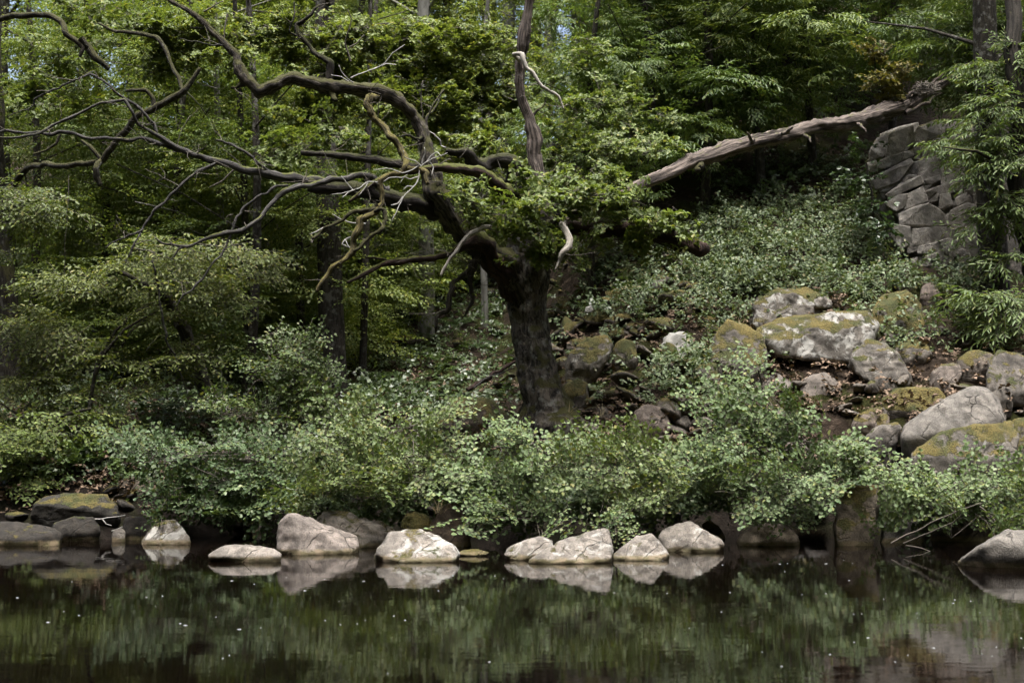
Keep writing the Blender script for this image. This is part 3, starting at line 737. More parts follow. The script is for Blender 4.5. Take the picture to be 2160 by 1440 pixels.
rock('boulder', [(1925, 965), (1935, 925), (1990, 905), (2070, 895), (2135, 888), (2150, 930), (2140, 970)], 20.4, 0.9, 'cracked grey slab with rusty moss under the big grey boulder', B, moss=0.26, lichen=0.36, tone=MIDT, sub=5, amp=0.06)
rock('boulder', [(1795, 900), (1802, 878), (1830, 862), (1868, 866), (1880, 885), (1860, 905)], 21.3, 0.5, 'mottled rusty brown boulder above the flat tilted slab', B, moss=0.22, lichen=0.3, tone=(1.05, .9, .8))
rock('boulder', [(1825, 930), (1832, 908), (1870, 892), (1895, 888), (1905, 902), (1880, 920)], 20.9, 0.5, 'flat tilted grey slab with shadowed underside', B, moss=0.15, lichen=0.3, tone=(1.1, 1.05, 1), sharp=24)
rock('boulder', [(1884, 765), (1892, 728), (1920, 716), (1950, 722), (1965, 748), (1955, 768)], 22.7, 0.6, 'round brownish mossy boulder behind the grey-faced boulder', B, moss=0.32, lichen=0.2, tone=MIDT)
rock('boulder', [(1956, 826), (1965, 785), (1990, 766), (2022, 762), (2030, 785), (2012, 826)], 22.2, 0.6, 'upright pinkish boulder above the flat mossy boulder', B, moss=0.10, lichen=0.25, tone=(1.15, 1.02, .94))
rock('boulder', [(2018, 790), (2022, 758), (2050, 738), (2095, 744), (2108, 775), (2090, 800)], 22.4, 0.6, 'dull brown boulder amid leaf litter high on the bank', B, moss=0.25, lichen=0.1, tone=(.85, .75, .65))
rock('boulder', [(2080, 815), (2086, 765), (2104, 738), (2150, 748), (2185, 760), (2190, 815), (2140, 828)], 21.9, 0.9, 'cracked grey boulder at the picture edge above the big grey boulder', B, moss=0.18, lichen=0.15, tone=(.95, .9, .84), sub=5)
rock('boulder', [(2088, 842), (2094, 812), (2112, 804), (2132, 815), (2136, 845)], 21.5, 0.35, 'small grey stone wedged beside the big grey boulder', 'stone', moss=0.10, lichen=0.2, tone=MIDT)
rock('boulder', [(2120, 935), (2126, 895), (2150, 880), (2190, 885), (2195, 935)], 20.5, 0.5, 'rusty moss-covered boulder at the picture edge above the alder', B, moss=0.40, lichen=0.15, tone=MIDT)
rock('boulder', [(1395, 740), (1396, 712), (1412, 697), (1440, 697), (1462, 715), (1455, 735), (1425, 752)], 23.6, 0.5, 'bright white rock alone among brambles on the slope', 'rock', moss=-0.25, lichen=0.62, tone=BRT, amp=0.09)
rock('boulder', [(1192, 765), (1200, 745), (1240, 715), (1285, 704), (1300, 715), (1290, 740), (1240, 768), (1210, 775)], 23.0, 0.6, 'long moss-and-white boulder just right of the oak trunk', B, moss=0.36, lichen=0.42, tone=MIDT, sub=5)
rock('boulder', [(1290, 760), (1298, 722), (1320, 712), (1342, 722), (1345, 760)], 23.2, 0.45, 'yellow-mossed stone beside the long moss-and-white boulder', 'stone', moss=0.46, lichen=0.05, tone=MIDT)
rock('boulder', [(1232, 660), (1236, 648), (1248, 643), (1252, 655), (1244, 662)], 25.0, 0.2, 'tiny white stone in the moss above the long boulder', 'stone', moss=-0.4, lichen=0.6, tone=BRT, sub=3, sink=0)
rock('boulder', [(1940, 628), (1944, 605), (1960, 594), (1980, 602), (1984, 625), (1970, 634)], 24.4, 0.35, 'pale pink stone below the layered outcrop', 'stone', moss=-0.3, lichen=0.2, tone=(1.4, 1.2, 1.1), sink=0.05)
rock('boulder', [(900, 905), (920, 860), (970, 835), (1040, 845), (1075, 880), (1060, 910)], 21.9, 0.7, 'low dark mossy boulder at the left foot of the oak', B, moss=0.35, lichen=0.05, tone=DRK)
rock('boulder', [(1185, 830), (1192, 805), (1215, 796), (1238, 806), (1242, 832)], 22.2, 0.45, 'rounded green mossy stone touching the right root of the oak', 'stone', moss=0.50, lichen=0.05, tone=MIDT)
rock('boulder', [(1330, 900), (1338, 868), (1360, 852), (1400, 858), (1415, 890), (1400, 905)], 21.3, 0.4, 'flat pinkish stone on bare soil right of the oak', 'stone', moss=-0.05, lichen=0.25, tone=(1.2, 1.05, .95))

# rubble: many small stones nobody can tell apart
def rubble_mesh(seed):
    r = np.random.default_rng(seed); P = r.normal(0, 1, (13, 3)); P /= np.linalg.norm(P, axis=1)[:, None]; P *= np.array((0.5, 0.42, 0.3)) * r.uniform(0.75, 1.1, (13, 1))
    return rock_mesh('rubble_stone', P, seed + 300, 3, 14, 0.06)[0]
RUB = [rubble_mesh(k) for k in range(9)]
for me in RUB: me.materials.append(M['rock'])
rng = np.random.default_rng(4)
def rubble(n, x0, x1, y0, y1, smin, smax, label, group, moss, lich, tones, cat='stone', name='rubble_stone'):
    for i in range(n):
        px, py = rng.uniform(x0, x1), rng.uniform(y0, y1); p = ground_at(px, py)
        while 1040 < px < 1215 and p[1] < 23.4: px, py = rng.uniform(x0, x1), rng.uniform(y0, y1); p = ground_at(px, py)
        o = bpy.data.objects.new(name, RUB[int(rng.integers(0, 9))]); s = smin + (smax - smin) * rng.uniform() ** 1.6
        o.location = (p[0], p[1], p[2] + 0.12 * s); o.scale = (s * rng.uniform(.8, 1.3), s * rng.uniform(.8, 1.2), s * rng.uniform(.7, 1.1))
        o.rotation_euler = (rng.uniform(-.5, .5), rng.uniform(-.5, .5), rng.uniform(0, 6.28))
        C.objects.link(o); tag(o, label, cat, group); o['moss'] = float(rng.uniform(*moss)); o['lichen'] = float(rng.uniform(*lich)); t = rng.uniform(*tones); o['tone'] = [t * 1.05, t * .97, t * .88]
rubble(130, 1160, 1520, 550, 890, 0.22, 0.95, 'small mossy stone in the rubble slope right of the oak', 'mossy rubble right of the oak', (0.1, 0.5), (0, .3), (.6, 1.1))
rubble(50, 1790, 2160, 690, 950, 0.14, 0.6, 'small grey stone lying between the big boulders on the bank', 'grey stones between the bank boulders', (-.1, .3), (.1, .35), (.7, 1.2))
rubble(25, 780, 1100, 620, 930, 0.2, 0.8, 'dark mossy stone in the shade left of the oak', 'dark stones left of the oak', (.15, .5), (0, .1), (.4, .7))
rubble(20, 0, 520, 940, 1110, 0.2, 0.7, 'dim mossy stone on the shaded bank under the hornbeam', 'stones on the dim bank', (0, .3), (0, .1), (.2, .4))  # low tones again carry the hornbeam's shade
rubble(55, 1180, 1800, 830, 980, 0.15, 0.6, 'pale pinkish stone on the soil behind the waterside bushes', 'pale stones behind the bushes', (-.2, .15), (.1, .4), (.9, 1.35))
rubble(16, 560, 1800, 1075, 1118, 0.25, 0.75, 'stone coloured dark for the shade under the overhanging bushes', 'shade-dark stones under the bushes', (-.1, .3), (0, .1), (.15, .3))  # low tone puts the bushes' shade into the stone colour

# ==================================================================== LAYERED OUTCROP
ob = ground_at(1960, 560)
cl = empty('rock_outcrop', (float(ob[0]), float(ob[1]), float(ob[2])), 'layered grey rock outcrop of tilted slabs half hidden by leaves', 'outcrop')
traced = [
 [(1834, 337), (1837, 313), (1850, 293), (1870, 282), (1886, 288), (1884, 312), (1862, 330)],
 [(1868, 335), (1874, 285), (1895, 272), (1925, 268), (1930, 300), (1905, 325)],
 [(1838, 362), (1837, 350), (1866, 334), (1905, 322), (1924, 318), (1925, 330), (1880, 350)],
 [(1841, 372), (1920, 337), (1926, 346), (1897, 380), (1848, 398), (1842, 388)],
 [(1869, 410), (1900, 388), (1940, 372), (1948, 388), (1896, 410), (1875, 418)],
 [(1866, 428), (1895, 412), (1915, 410), (1912, 436), (1890, 446)],
 [(1906, 442), (1913, 412), (1946, 394), (1957, 424), (1932, 436)],
 [(1950, 412), (1953, 404), (1974, 396), (1977, 406), (1957, 420)],
 [(1955, 428), (1960, 416), (1979, 408), (1977, 424), (1962, 430)],
 [(1980, 440), (1982, 412), (2004, 408), (2010, 432), (1990, 442)],
 [(2013, 432), (2016, 418), (2038, 408), (2040, 424), (2020, 436)],
 [(1897, 472), (1898, 452), (1934, 436), (1958, 430), (1984, 444), (1999, 458), (2001, 474), (1930, 478)],
 [(1926, 516), (1927, 483), (1965, 480), (2002, 480), (2010, 500), (1960, 514)],
 [(1936, 534), (1940, 520), (2000, 504), (2019, 507), (2015, 522), (1950, 534)],
 [(1950, 546), (1958, 530), (2010, 518), (2028, 534), (1990, 552)],
 [(1935, 392), (1940, 345), (1975, 330), (1990, 345), (1985, 380), (1950, 398)],
 [(1985, 400), (1990, 345), (2025, 335), (2040, 360), (2036, 395), (2000, 408)],
 [(1918, 296), (1935, 270), (1965, 258), (1995, 264), (1990, 285), (1945, 300)],
 [(1945, 335), (1950, 305), (1990, 288), (2030, 290), (2028, 325), (1985, 335)],
 [(1880, 500), (1885, 474), (1920, 480), (1925, 510), (1900, 525)],
 [(2000, 475), (2005, 445), (2040, 430), (2070, 440), (2072, 475), (2030, 482)],
 [(2005, 530), (2010, 485), (2050, 480), (2080, 490), (2082, 530), (2040, 545)],
]
def in_cliff(x, y):
    left = np.interp(y, [270, 300, 390, 450, 520, 570], [1868, 1836, 1838, 1892, 1918, 1960]); right = np.interp(y, [270, 420, 570], [2030, 2100, 2110]); top = np.interp(x, [1836, 1880, 1990, 2110], [300, 274, 262, 268])
    return left < x < right and top < y < 575
rc_ = random.Random(12); slabs = []; ca, sa = math.cos(math.radians(-19)), math.sin(math.radians(-19)); v = -330.0
while v < 130:
    th = rc_.choice((9, 12, 15, 19, 24)); u = -330.0 + rc_.uniform(0, 40)
    while u < 330:
        w_ = th * rc_.uniform(1.2, 4.5); cx, cyp = 1970 + ca * (u + w_ / 2) - sa * (v + th / 2), 560 + sa * (u + w_ / 2) + ca * (v + th / 2)
        if in_cliff(cx, cyp):
            q_ = []
            for (du, dv) in ((0, 0), (w_ * .5, -rc_.uniform(0, 2)), (w_, 0), (w_ - rc_.uniform(0, 4), th), (w_ * .4, th + rc_.uniform(0, 2)), (rc_.uniform(0, 4), th)):
                uu, vv_ = u + du + rc_.uniform(-2.5, 2.5), v + dv + rc_.uniform(-2, 2); q_.append((1970 + ca * uu - sa * vv_, 560 + sa * uu + ca * vv_))
            slabs.append(q_)
        u += w_ + rc_.uniform(0, 1.5)
    v += th + rc_.uniform(0, 1.5)
def block(name, poly, Y, depth, parent, moss, lichen, tone, seed):
    rb = random.Random(seed); P = []
    for px, py in poly:
        P.append(at(px, py, Y - depth * .5 + rb.uniform(-.04, .04))); P.append(at(px, py, Y + depth * .5))
    P = np.array(P); c = P.mean(0); bm = bmesh.new()
    for p in P: bm.verts.new(p - c)
    r_ = bmesh.ops.convex_hull(bm, input=bm.verts)
    bmesh.ops.delete(bm, geom=[v for v in bm.verts if not v.link_faces], context='VERTS')
    bmesh.ops.dissolve_limit(bm, angle_limit=0.09, verts=bm.verts, edges=bm.edges)
    bmesh.ops.bevel(bm, geom=list(bm.edges), offset=0.014, segments=2, affect='EDGES', profile=0.6)
    bmesh.ops.triangulate(bm, faces=bm.faces)
    bmesh.ops.subdivide_edges(bm, edges=[e for e in bm.edges if e.calc_length() > 0.16], cuts=2)
    bmesh.ops.triangulate(bm, faces=bm.faces)
    V = np.array([v.co[:] for v in bm.verts]); dn = np.stack([fbm(V * 5 + seed + 9 * a, 3, seed + a) for a in range(3)], -1) * 0.014
    for v, d in zip(bm.verts, V + dn): v.co = d
    me = bpy.data.meshes.new(name); bm.to_mesh(me); bm.free()
    o = obj(name, me, M['rock'], parent, Vector(c) - parent.location)
    o['moss'] = float(moss); o['lichen'] = float(lichen); o['tone'] = [float(x) for x in tone]; return o
slabs = [p for k, p in enumerate(slabs)]
for k, s in enumerate(traced + slabs):
    front = k < len(traced); cyp = sum(p[1] for p in s) / len(s); cx = sum(p[0] for p in s) / len(s)
    if front: s = [(cx + (p[0] - cx) * 1.05, cyp + (p[1] - cyp) * 1.10) for p in s]
    out_ = rc_.uniform(0.10, 0.22) if front else rc_.choice((0, 0, .04, .08, -.05)); tn = rc_.uniform(1.7, 2.3)
    block('slab', s, 26.4 + max(0, 560 - cyp) / F * 26 * 0.5 - out_ + (0.15 if cx < 1880 else 0), 1.0, cl, 0.24 if cyp < 340 and rc_.random() < .7 else rc_.uniform(-.3, .06), rc_.uniform(.1, .42), (tn, tn * .985, tn * .95), k + 900)
rock('bedrock', [(1846, 430), (1848, 330), (1885, 288), (1960, 268), (2120, 250), (2280, 330), (2300, 620), (1960, 590), (1900, 500)], 27.5, 3.0, None, parent=cl, roof=0.42, moss=0.0, lichen=0.15, tone=(1.2, 1.17, 1.1), sub=5, sink=0.3, top=0.9)

# ==================================================================== THE OLD OAK
ok = at(1145, 872, 21.6)
ok[2] = float(H(ok[0], ok[1]))
oak = empty('oak_tree', ok, 'old gnarled oak with spreading mossy limbs leaning over the river', 'tree')
t = Tubes()
P, R = limb_pts([(1160, 905, 21.6, 138), (1150, 872, 21.6, 110), (1140, 835, 21.6, 92), (1130, 780, 21.65, 82), (1122, 720, 21.7, 75), (1114, 660, 21.7, 72), (1110, 610, 21.7, 74), (1108, 570, 21.7, 84), (1112, 535, 21.75, 92), (1120, 500, 21.8, 88), (1130, 455, 21.9, 74), (1138, 415, 22.0, 52)])
t.add(P, R, 40, 12, 0.10, 7, 5.0, 0.15, 0.20)
for (x, y, dY, w) in ((1215, 905, -0.1, 26), (1240, 895, 0.4, 20), (1088, 900, -0.25, 26), (1065, 890, 0.3, 20), (1160, 925, -0.5, 28)):
    P, R = limb_pts([(1146 + (x - 1140) * .30, 850, 21.6 + dY * .2, 34), (1140 + (x - 1140) * .6, 878, 21.6 + dY * .6, w * 1.2), (x, y, 21.6 + dY, w * .8), (x + (x - 1140) * .4, y + 25, 21.6 + dY * 1.5, w * .4)])
    t.add(P, R, 10, 4, 0.2, x, 3, 0.4)
tr = obj('trunk', t.mesh('trunk', ok), M['oak_trunk'], oak); tr['moss'] = 0.2; tr['lichen'] = 0.6  # grey lichen, strengthened to put light on the trunk into its colour

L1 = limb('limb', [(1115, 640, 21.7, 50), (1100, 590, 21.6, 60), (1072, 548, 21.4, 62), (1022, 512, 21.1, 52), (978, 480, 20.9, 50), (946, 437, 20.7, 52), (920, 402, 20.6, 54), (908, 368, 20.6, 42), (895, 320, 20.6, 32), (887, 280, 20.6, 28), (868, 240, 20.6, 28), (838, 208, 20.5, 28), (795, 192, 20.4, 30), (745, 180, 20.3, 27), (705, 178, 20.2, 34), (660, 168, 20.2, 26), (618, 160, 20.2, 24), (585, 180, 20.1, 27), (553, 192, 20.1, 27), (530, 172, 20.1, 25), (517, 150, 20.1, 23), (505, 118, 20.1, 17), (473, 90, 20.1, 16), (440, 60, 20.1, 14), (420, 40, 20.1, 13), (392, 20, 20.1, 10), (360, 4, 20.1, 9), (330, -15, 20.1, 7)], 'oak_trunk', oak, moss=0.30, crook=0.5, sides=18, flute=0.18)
limb('branch', [(690, 172, 20.2, 16), (697, 137, 20.2, 13), (677, 117, 20.2, 11), (650, 90, 20.2, 10), (633, 77, 20.2, 10), (630, 53, 20.2, 9), (653, 33, 20.2, 8), (674, 12, 20.2, 5)], 'oak_bark', L1, moss=0.4)
limb('branch', [(633, 77, 20.2, 8), (612, 66, 20.1, 5), (618, 35, 20.1, 4), (621, 3, 20.1, 3)], 'grey_bark', L1, moss=0.1)
limb('branch', [(430, 60, 20.1, 7), (415, 58, 20.1, 6), (402, 57, 20.1, 4)], 'grey_bark', L1, moss=0.2)
limb('branch', [(695, 180, 20.15, 20), (700, 200, 20.1, 16), (712, 214, 20.05, 8)], 'moss_bark', L1, moss=0.6)
limb('branch', [(530, 172, 20.1, 12), (508, 175, 20.0, 9), (490, 182, 20.0, 5)], 'moss_bark', L1, moss=0.6)
limb('branch', [(480, 95, 20.1, 5), (455, 100, 20.0, 4), (420, 92, 19.95, 3), (380, 82, 19.9, 2)], 'grey_bark', L1, moss=0)
limb('branch', [(890, 290, 20.5, 7), (874, 290, 20.4, 6), (850, 288, 20.3, 4), (835, 284, 20.3, 3)], 'oak_bark', L1, moss=0.2)
limb('branch', [(892, 275, 20.6, 7), (905, 245, 20.7, 5), (920, 225, 20.8, 4), (932, 190, 20.9, 2.5)], 'dark_bark', L1)
# yellow lichen-clad branch dropping from the upper bend
yl = limb('limb', [(800, 205, 20.35, 12), (777, 212, 20.1, 17), (783, 232, 20.0, 15), (795, 255, 19.95, 14), (815, 277, 19.9, 14), (832, 298, 19.85, 13), (848, 322, 19.8, 13), (863, 340, 19.75, 13), (858, 360, 19.7, 12), (830, 370, 19.7, 13), (806, 383, 19.65, 12), (804, 405, 19.6, 10), (797, 428, 19.55, 11), (789, 450, 19.5, 12), (768, 472, 19.45, 14), (755, 500, 19.4, 14), (737, 538, 19.35, 11), (705, 561, 19.3, 10), (685, 588, 19.25, 9), (668, 612, 19.2, 7)], 'yellow_moss', oak, wob=0.3, moss=0.15, crook=0.8)
limb('branch', [(797, 430, 19.55, 10), (781, 434, 19.5, 9), (752, 443, 19.45, 8), (719, 467, 19.4, 7), (683, 480, 19.35, 7), (655, 503, 19.3, 6)], 'moss_bark', yl, moss=0.5)
limb('branch', [(789, 445, 19.5, 9), (808, 445, 19.5, 9), (812, 463, 19.45, 9), (800, 486, 19.4, 10), (772, 512, 19.35, 8), (748, 530, 19.3, 6)], 'moss_bark', yl, moss=0.45)
limb('branch', [(860, 355, 19.7, 12), (885, 353, 19.65, 10), (895, 365, 19.6, 13), (900, 385, 19.55, 8)], 'yellow_moss', yl, moss=0.1)
# long left limb and its grey arms
limb('limb', [(948, 440, 20.7, 52), (890, 424, 20.5, 38), (830, 415, 20.3, 36), (762, 402, 20.1, 34), (720, 397, 20.0, 31), (660, 385, 19.85, 28)], 'oak_bark', oak, moss=0.3, crook=0.45)
B1 = limb('limb', [(690, 391, 19.9, 28), (633, 380, 19.8, 27), (567, 363, 19.6, 26), (500, 350, 19.5, 23), (433, 336, 19.3, 20), (383, 313, 19.2, 17), (350, 297, 19.1, 15), (313, 273, 19.0, 11), (290, 262, 19.0, 10), (277, 233, 18.9, 9), (262, 212, 18.9, 9), (212, 217, 18.8, 9), (172, 237, 18.8, 9), (145, 250, 18.7, 9), (110, 263, 18.7, 8), (75, 283, 18.6, 7), (40, 290, 18.6, 6), (-20, 290, 18.5, 5)], 'grey_bark', oak, moss=0.02, crook=0.45)
limb('branch', [(383, 318, 19.2, 13), (350, 305, 19.1, 12), (300, 297, 19.0, 11), (233, 293, 18.9, 10), (167, 288, 18.8, 9), (127, 283, 18.8, 9), (67, 280, 18.7, 8), (0, 277, 18.6, 8), (-40, 276, 18.6, 7)], 'grey_bark', B1, moss=-0.05)
limb('branch', [(330, 280, 19.05, 12), (313, 243, 19.0, 9), (287, 220, 19.0, 9), (262, 208, 18.95, 8), (243, 193, 18.9, 7), (215, 170, 18.9, 7), (187, 158, 18.9, 6), (160, 170, 18.9, 5), (127, 187, 18.9, 5), (77, 207, 18.9, 5), (70, 221, 18.9, 4), (17, 247, 18.9, 3)], 'grey_bark', B1, moss=-0.1)
limb('branch', [(580, 372, 19.6, 9), (550, 347, 19.5, 8), (517, 320, 19.4, 8), (483, 303, 19.4, 7), (458, 295, 19.4, 6)], 'grey_bark', B1, moss=0)
limb('branch', [(455, 345, 19.3, 11), (410, 367, 19.2, 9), (377, 393, 19.1, 8), (353, 420, 19.1, 9), (327, 443, 19.0, 8), (307, 473, 19.0, 8), (298, 492, 19.0, 6), (280, 523, 18.9, 5), (267, 557, 18.9, 4)], 'grey_bark', B1, moss=-0.1)
limb('branch', [(303, 483, 19.0, 5), (280, 492, 18.9, 5), (250, 505, 18.9, 4), (220, 524, 18.9, 3)], 'grey_bark', B1, moss=-0.1)
C1 = limb('limb', [(820, 405, 20.2, 26), (785, 374, 20.0, 20), (750, 365, 19.8, 19), (717, 374, 19.7, 19), (683, 387, 19.6, 18), (640, 391, 19.4, 17), (610, 399, 19.3, 16), (583, 420, 19.2, 14), (550, 460, 19.1, 13), (513, 481, 19.0, 13), (483, 488, 18.95, 13), (433, 504, 18.9, 11), (393, 522, 18.85, 10), (357, 515, 18.8, 8), (325, 504, 18.8, 4)], 'grey_bark', oak, moss=0.02, crook=0.6)
limb('branch', [(607, 392, 19.3, 8), (575, 396, 19.2, 7), (550, 410, 19.15, 7), (507, 443, 19.1, 7), (493, 473, 19.0, 7), (482, 508, 18.95, 6), (460, 547, 18.9, 6), (423, 593, 18.85, 6), (393, 623, 18.8, 5), (372, 645, 18.8, 3)], 'grey_bark', C1, moss=-0.1)
limb('branch', [(388, 522, 18.85, 6), (372, 540, 18.8, 5), (360, 552, 18.8, 3)], 'grey_bark', C1, moss=-0.1)
limb('limb', [(912, 375, 20.6, 28), (880, 352, 20.5, 20), (850, 346, 20.4, 19), (808, 341, 20.3, 18), (747, 332, 20.1, 17), (692, 326, 20.0, 13), (636, 323, 19.9, 10)], 'oak_bark', oak, moss=0.15, crook=0.5)
E1 = limb('limb', [(1135, 460, 21.9, 50), (1102, 421, 21.6, 40), (1078, 405, 21.4, 36), (1044, 386, 21.1, 30), (1003, 367, 20.8, 26), (961, 353, 20.5, 22), (925, 352, 20.2, 18), (880, 360, 20.0, 14), (840, 366, 19.9, 12), (800, 378, 19.8, 11), (770, 395, 19.75, 9), (735, 425, 19.7, 6)], 'red_bark', oak, moss=0.28, crook=0.5)
limb('limb', [(1130, 420, 22.0, 40), (1100, 388, 21.8, 34), (1072, 362, 21.6, 30), (1044, 352, 21.4, 28), (1003, 338, 21.2, 26), (985, 316, 21.1, 22), (946, 308, 21.0, 12)], 'oak_bark', oak, moss=0.25)
# dead upper stem
U1 = limb('limb', [(1140, 430, 22.0, 52), (1136, 380, 22.1, 42), (1131, 335, 22.15, 38), (1130, 295, 22.2, 41), (1117, 252, 22.2, 27), (1101, 215, 22.2, 25), (1093, 175, 22.2, 25), (1094, 135, 22.2, 26), (1102, 90, 22.2, 33), (1113, 50, 22.2, 28), (1118, 10, 22.2, 25), (1122, -60, 22.2, 24), (1135, -150, 22.3, 20)], 'dead_bark', oak, moss=-0.1, crook=0.25, sides=24, wob=0.2, flute=0.22)
limb('branch', [(1096, 128, 22.1, 10), (1086, 112, 22.0, 9), (1103, 114, 21.95, 9), (1108, 140, 21.9, 9), (1133, 163, 21.85, 7), (1143, 183, 21.8, 7), (1160, 193, 21.8, 6), (1178, 202, 21.8, 6), (1184, 215, 21.8, 5), (1190, 231, 21.8, 3)], 'pale_wood', U1, moss=-0.5, crook=0.4)
limb('branch', [(1125, 245, 22.2, 6), (1140, 232, 22.2, 5), (1148, 218, 22.3, 3)], 'dark_bark', U1)
limb('limb', [(1188, 465, 20.9, 12), (1190, 500, 20.5, 16), (1189, 532, 20.4, 13), (1181, 552, 20.4, 7), (1170, 570, 20.4, 3)], 'pale_wood', oak, moss=-0.4, lichen=0.2)
limb('limb', [(1150, 480, 21.7, 20), (1175, 462, 21.5, 16), (1200, 455, 21.4, 10), (1240, 440, 21.3, 8), (1300, 430, 21.2, 5)], 'oak_bark', oak, moss=0.2)
limb('limb', [(1140, 480, 21.9, 36), (1220, 478, 21.8, 34), (1310, 480, 21.6, 32), (1400, 494, 21.2, 32), (1445, 508, 20.9, 32), (1488, 526, 20.7, 28)], 'red_bark', oak, moss=0.0, crook=0.2, sides=18, flute=0.2)
# arch on the river side with the bleached dead branch on it
A1 = limb('limb', [(1112, 640, 21.7, 40), (1090, 590, 21.5, 50), (1056, 540, 21.2, 50), (1025, 508, 21.0, 44), (1000, 506, 20.9, 34), (985, 518, 20.8, 22), (955, 536, 20.7, 14), (914, 544, 20.5, 13), (864, 547, 20.4, 13), (822, 553, 20.3, 12), (794, 564, 20.2, 11), (767, 578, 20.1, 10), (731, 595, 20.0, 6)], 'red_bark', oak, moss=0.12, crook=0.5)
limb('branch', [(822, 552, 20.3, 7), (795, 546, 20.2, 5), (770, 543, 20.2, 3)], 'red_bark', A1)
limb('branch', [(1000, 515, 20.9, 16), (998, 545, 20.85, 12), (988, 572, 20.8, 12), (960, 597, 20.8, 12), (951, 615, 20.75, 11), (941, 646, 20.7, 10), (925, 665, 20.7, 9), (922, 692, 20.7, 6)], 'moss_bark', A1, moss=0.1)
limb('branch', [(1006, 518, 20.9, 12), (1001, 563, 20.95, 11), (993, 607, 21.0, 10), (987, 640, 21.0, 8), (972, 672, 21.0, 4)], 'dark_bark', A1, moss=0.2)
limb('limb', [(1098, 532, 21.0, 8), (1101, 517, 20.9, 9), (1080, 509, 20.7, 9), (1061, 502, 20.55, 9), (1044, 484, 20.45, 9), (1017, 478, 20.4, 9), (992, 492, 20.3, 9), (972, 514, 20.25, 8), (953, 543, 20.2, 7), (930, 583, 20.15, 4)], 'pale_wood', oak, moss=-0.3, crook=0.5)
# white bare twigs in front of the crotch
def twig_set(parent, lines, mat='pale_twig', Y=19.6, w=3.2, name='dead_twigs'):
    t = Tubes()
    for ln in lines:
        P, R = limb_pts([(x, y, Y - 0.03 * i, max(0.9, w * (1 - 0.6 * i / len(ln)))) for i, (x, y) in enumerate(ln)])
        t.add(P, R, 5, 3, 0.0, len(ln), 1, 1.2)
    off = np.array(parent.location) if parent.parent is None else np.array(parent.parent.location)
    o = obj(name, t.mesh(name, off), M[mat], parent); 
    if len(lines) > 4: o['kind'] = 'stuff'
    return o
tw = twig_set(oak, [
 [(886, 352), (884, 375), (873, 394), (850, 414), (841, 433), (835, 450), (828, 467)],
 [(884, 354), (900, 342), (919, 334), (932, 328), (943, 322)], [(900, 342), (912, 325), (922, 320), (930, 333)],
 [(850, 414), (838, 430), (824, 432)], [(806, 386), (778, 383), (762, 392), (744, 401), (722, 409), (702, 408)],
 [(744, 401), (733, 385), (720, 369)], [(744, 401), (732, 408), (722, 418)], [(778, 383), (770, 395), (757, 412)],
 [(888, 350), (875, 340), (855, 330), (850, 318)], [(886, 348), (870, 358), (850, 362), (815, 355), (790, 358)],
 [(930, 308), (929, 294), (917, 286), (908, 281)], [(930, 308), (942, 311)], [(884, 372), (866, 378), (852, 372), (845, 384)],
 [(872, 394), (858, 392), (850, 400)], [(772, 472), (745, 470), (720, 460), (700, 451)], [(740, 500), (728, 505), (735, 520), (750, 535)], [(728, 505), (722, 515), (742, 524)],
 [(683, 480), (668, 488), (654, 494)], [(890, 345), (896, 325), (893, 312)], [(905, 340), (915, 352), (912, 370)], [(806, 386), (820, 376), (846, 374), (858, 368)],
 [(745, 175), (735, 165), (722, 152), (715, 140)], [(740, 165), (765, 155), (790, 145), (820, 125), (850, 98)], [(790, 145), (815, 135), (835, 138)], [(735, 172), (718, 162), (698, 158)]], Y=19.62)
twig_set(oak, [[(885, 275), (890, 240), (888, 200), (892, 168)], [(900, 250), (915, 220), (926, 205), (936, 190)], [(740, 130), (728, 90), (742, 40), (735, 20)], [(738, 100), (755, 88), (770, 72)], [(480, 30), (472, 60), (474, 90)], [(430, 25), (452, 15), (470, 5)], [(500, 350), (470, 380), (440, 395)]], 'twig', 20.7, 4.0, 'fine_twigs')
# fine bare twigs all along the limbs
rt = np.random.default_rng(71); t = Tubes()
for PP, RR in TWIG_SRC[1:]:
    ln = np.linalg.norm(np.diff(PP, axis=0), axis=1).sum()
    for k in range(int(ln * 3.4)):
        i = int(rt.integers(3, len(PP))); p = PP[i]; d = rt.normal(0, 1, 3); d[2] = abs(d[2]) * 0.6 + 0.1 if rt.uniform() < .7 else d[2] * .5 - .2; d /= np.linalg.norm(d); L = rt.uniform(0.12, 0.55)
        a_ = p + d * L * .4 + rt.normal(0, .04, 3); e = p + d * L + rt.normal(0, .08, 3)
        t.add([p, a_, e], [.007, .0045, .002], 4, 3, 0, k, 1, 1.5)
        for q_ in range(int(rt.integers(0, 3))):
            d2 = d + rt.normal(0, .7, 3); t.add([a_, a_ + d2 * L * .25, a_ + d2 * L * .5 + rt.normal(0, .03, 3)], [.004, .003, .0016], 4, 2, 0, k, 1, 1)
ft = obj('fine_twigs', t.mesh('fine_twigs', ok), M['twig'], oak); ft['kind'] = 'stuff'
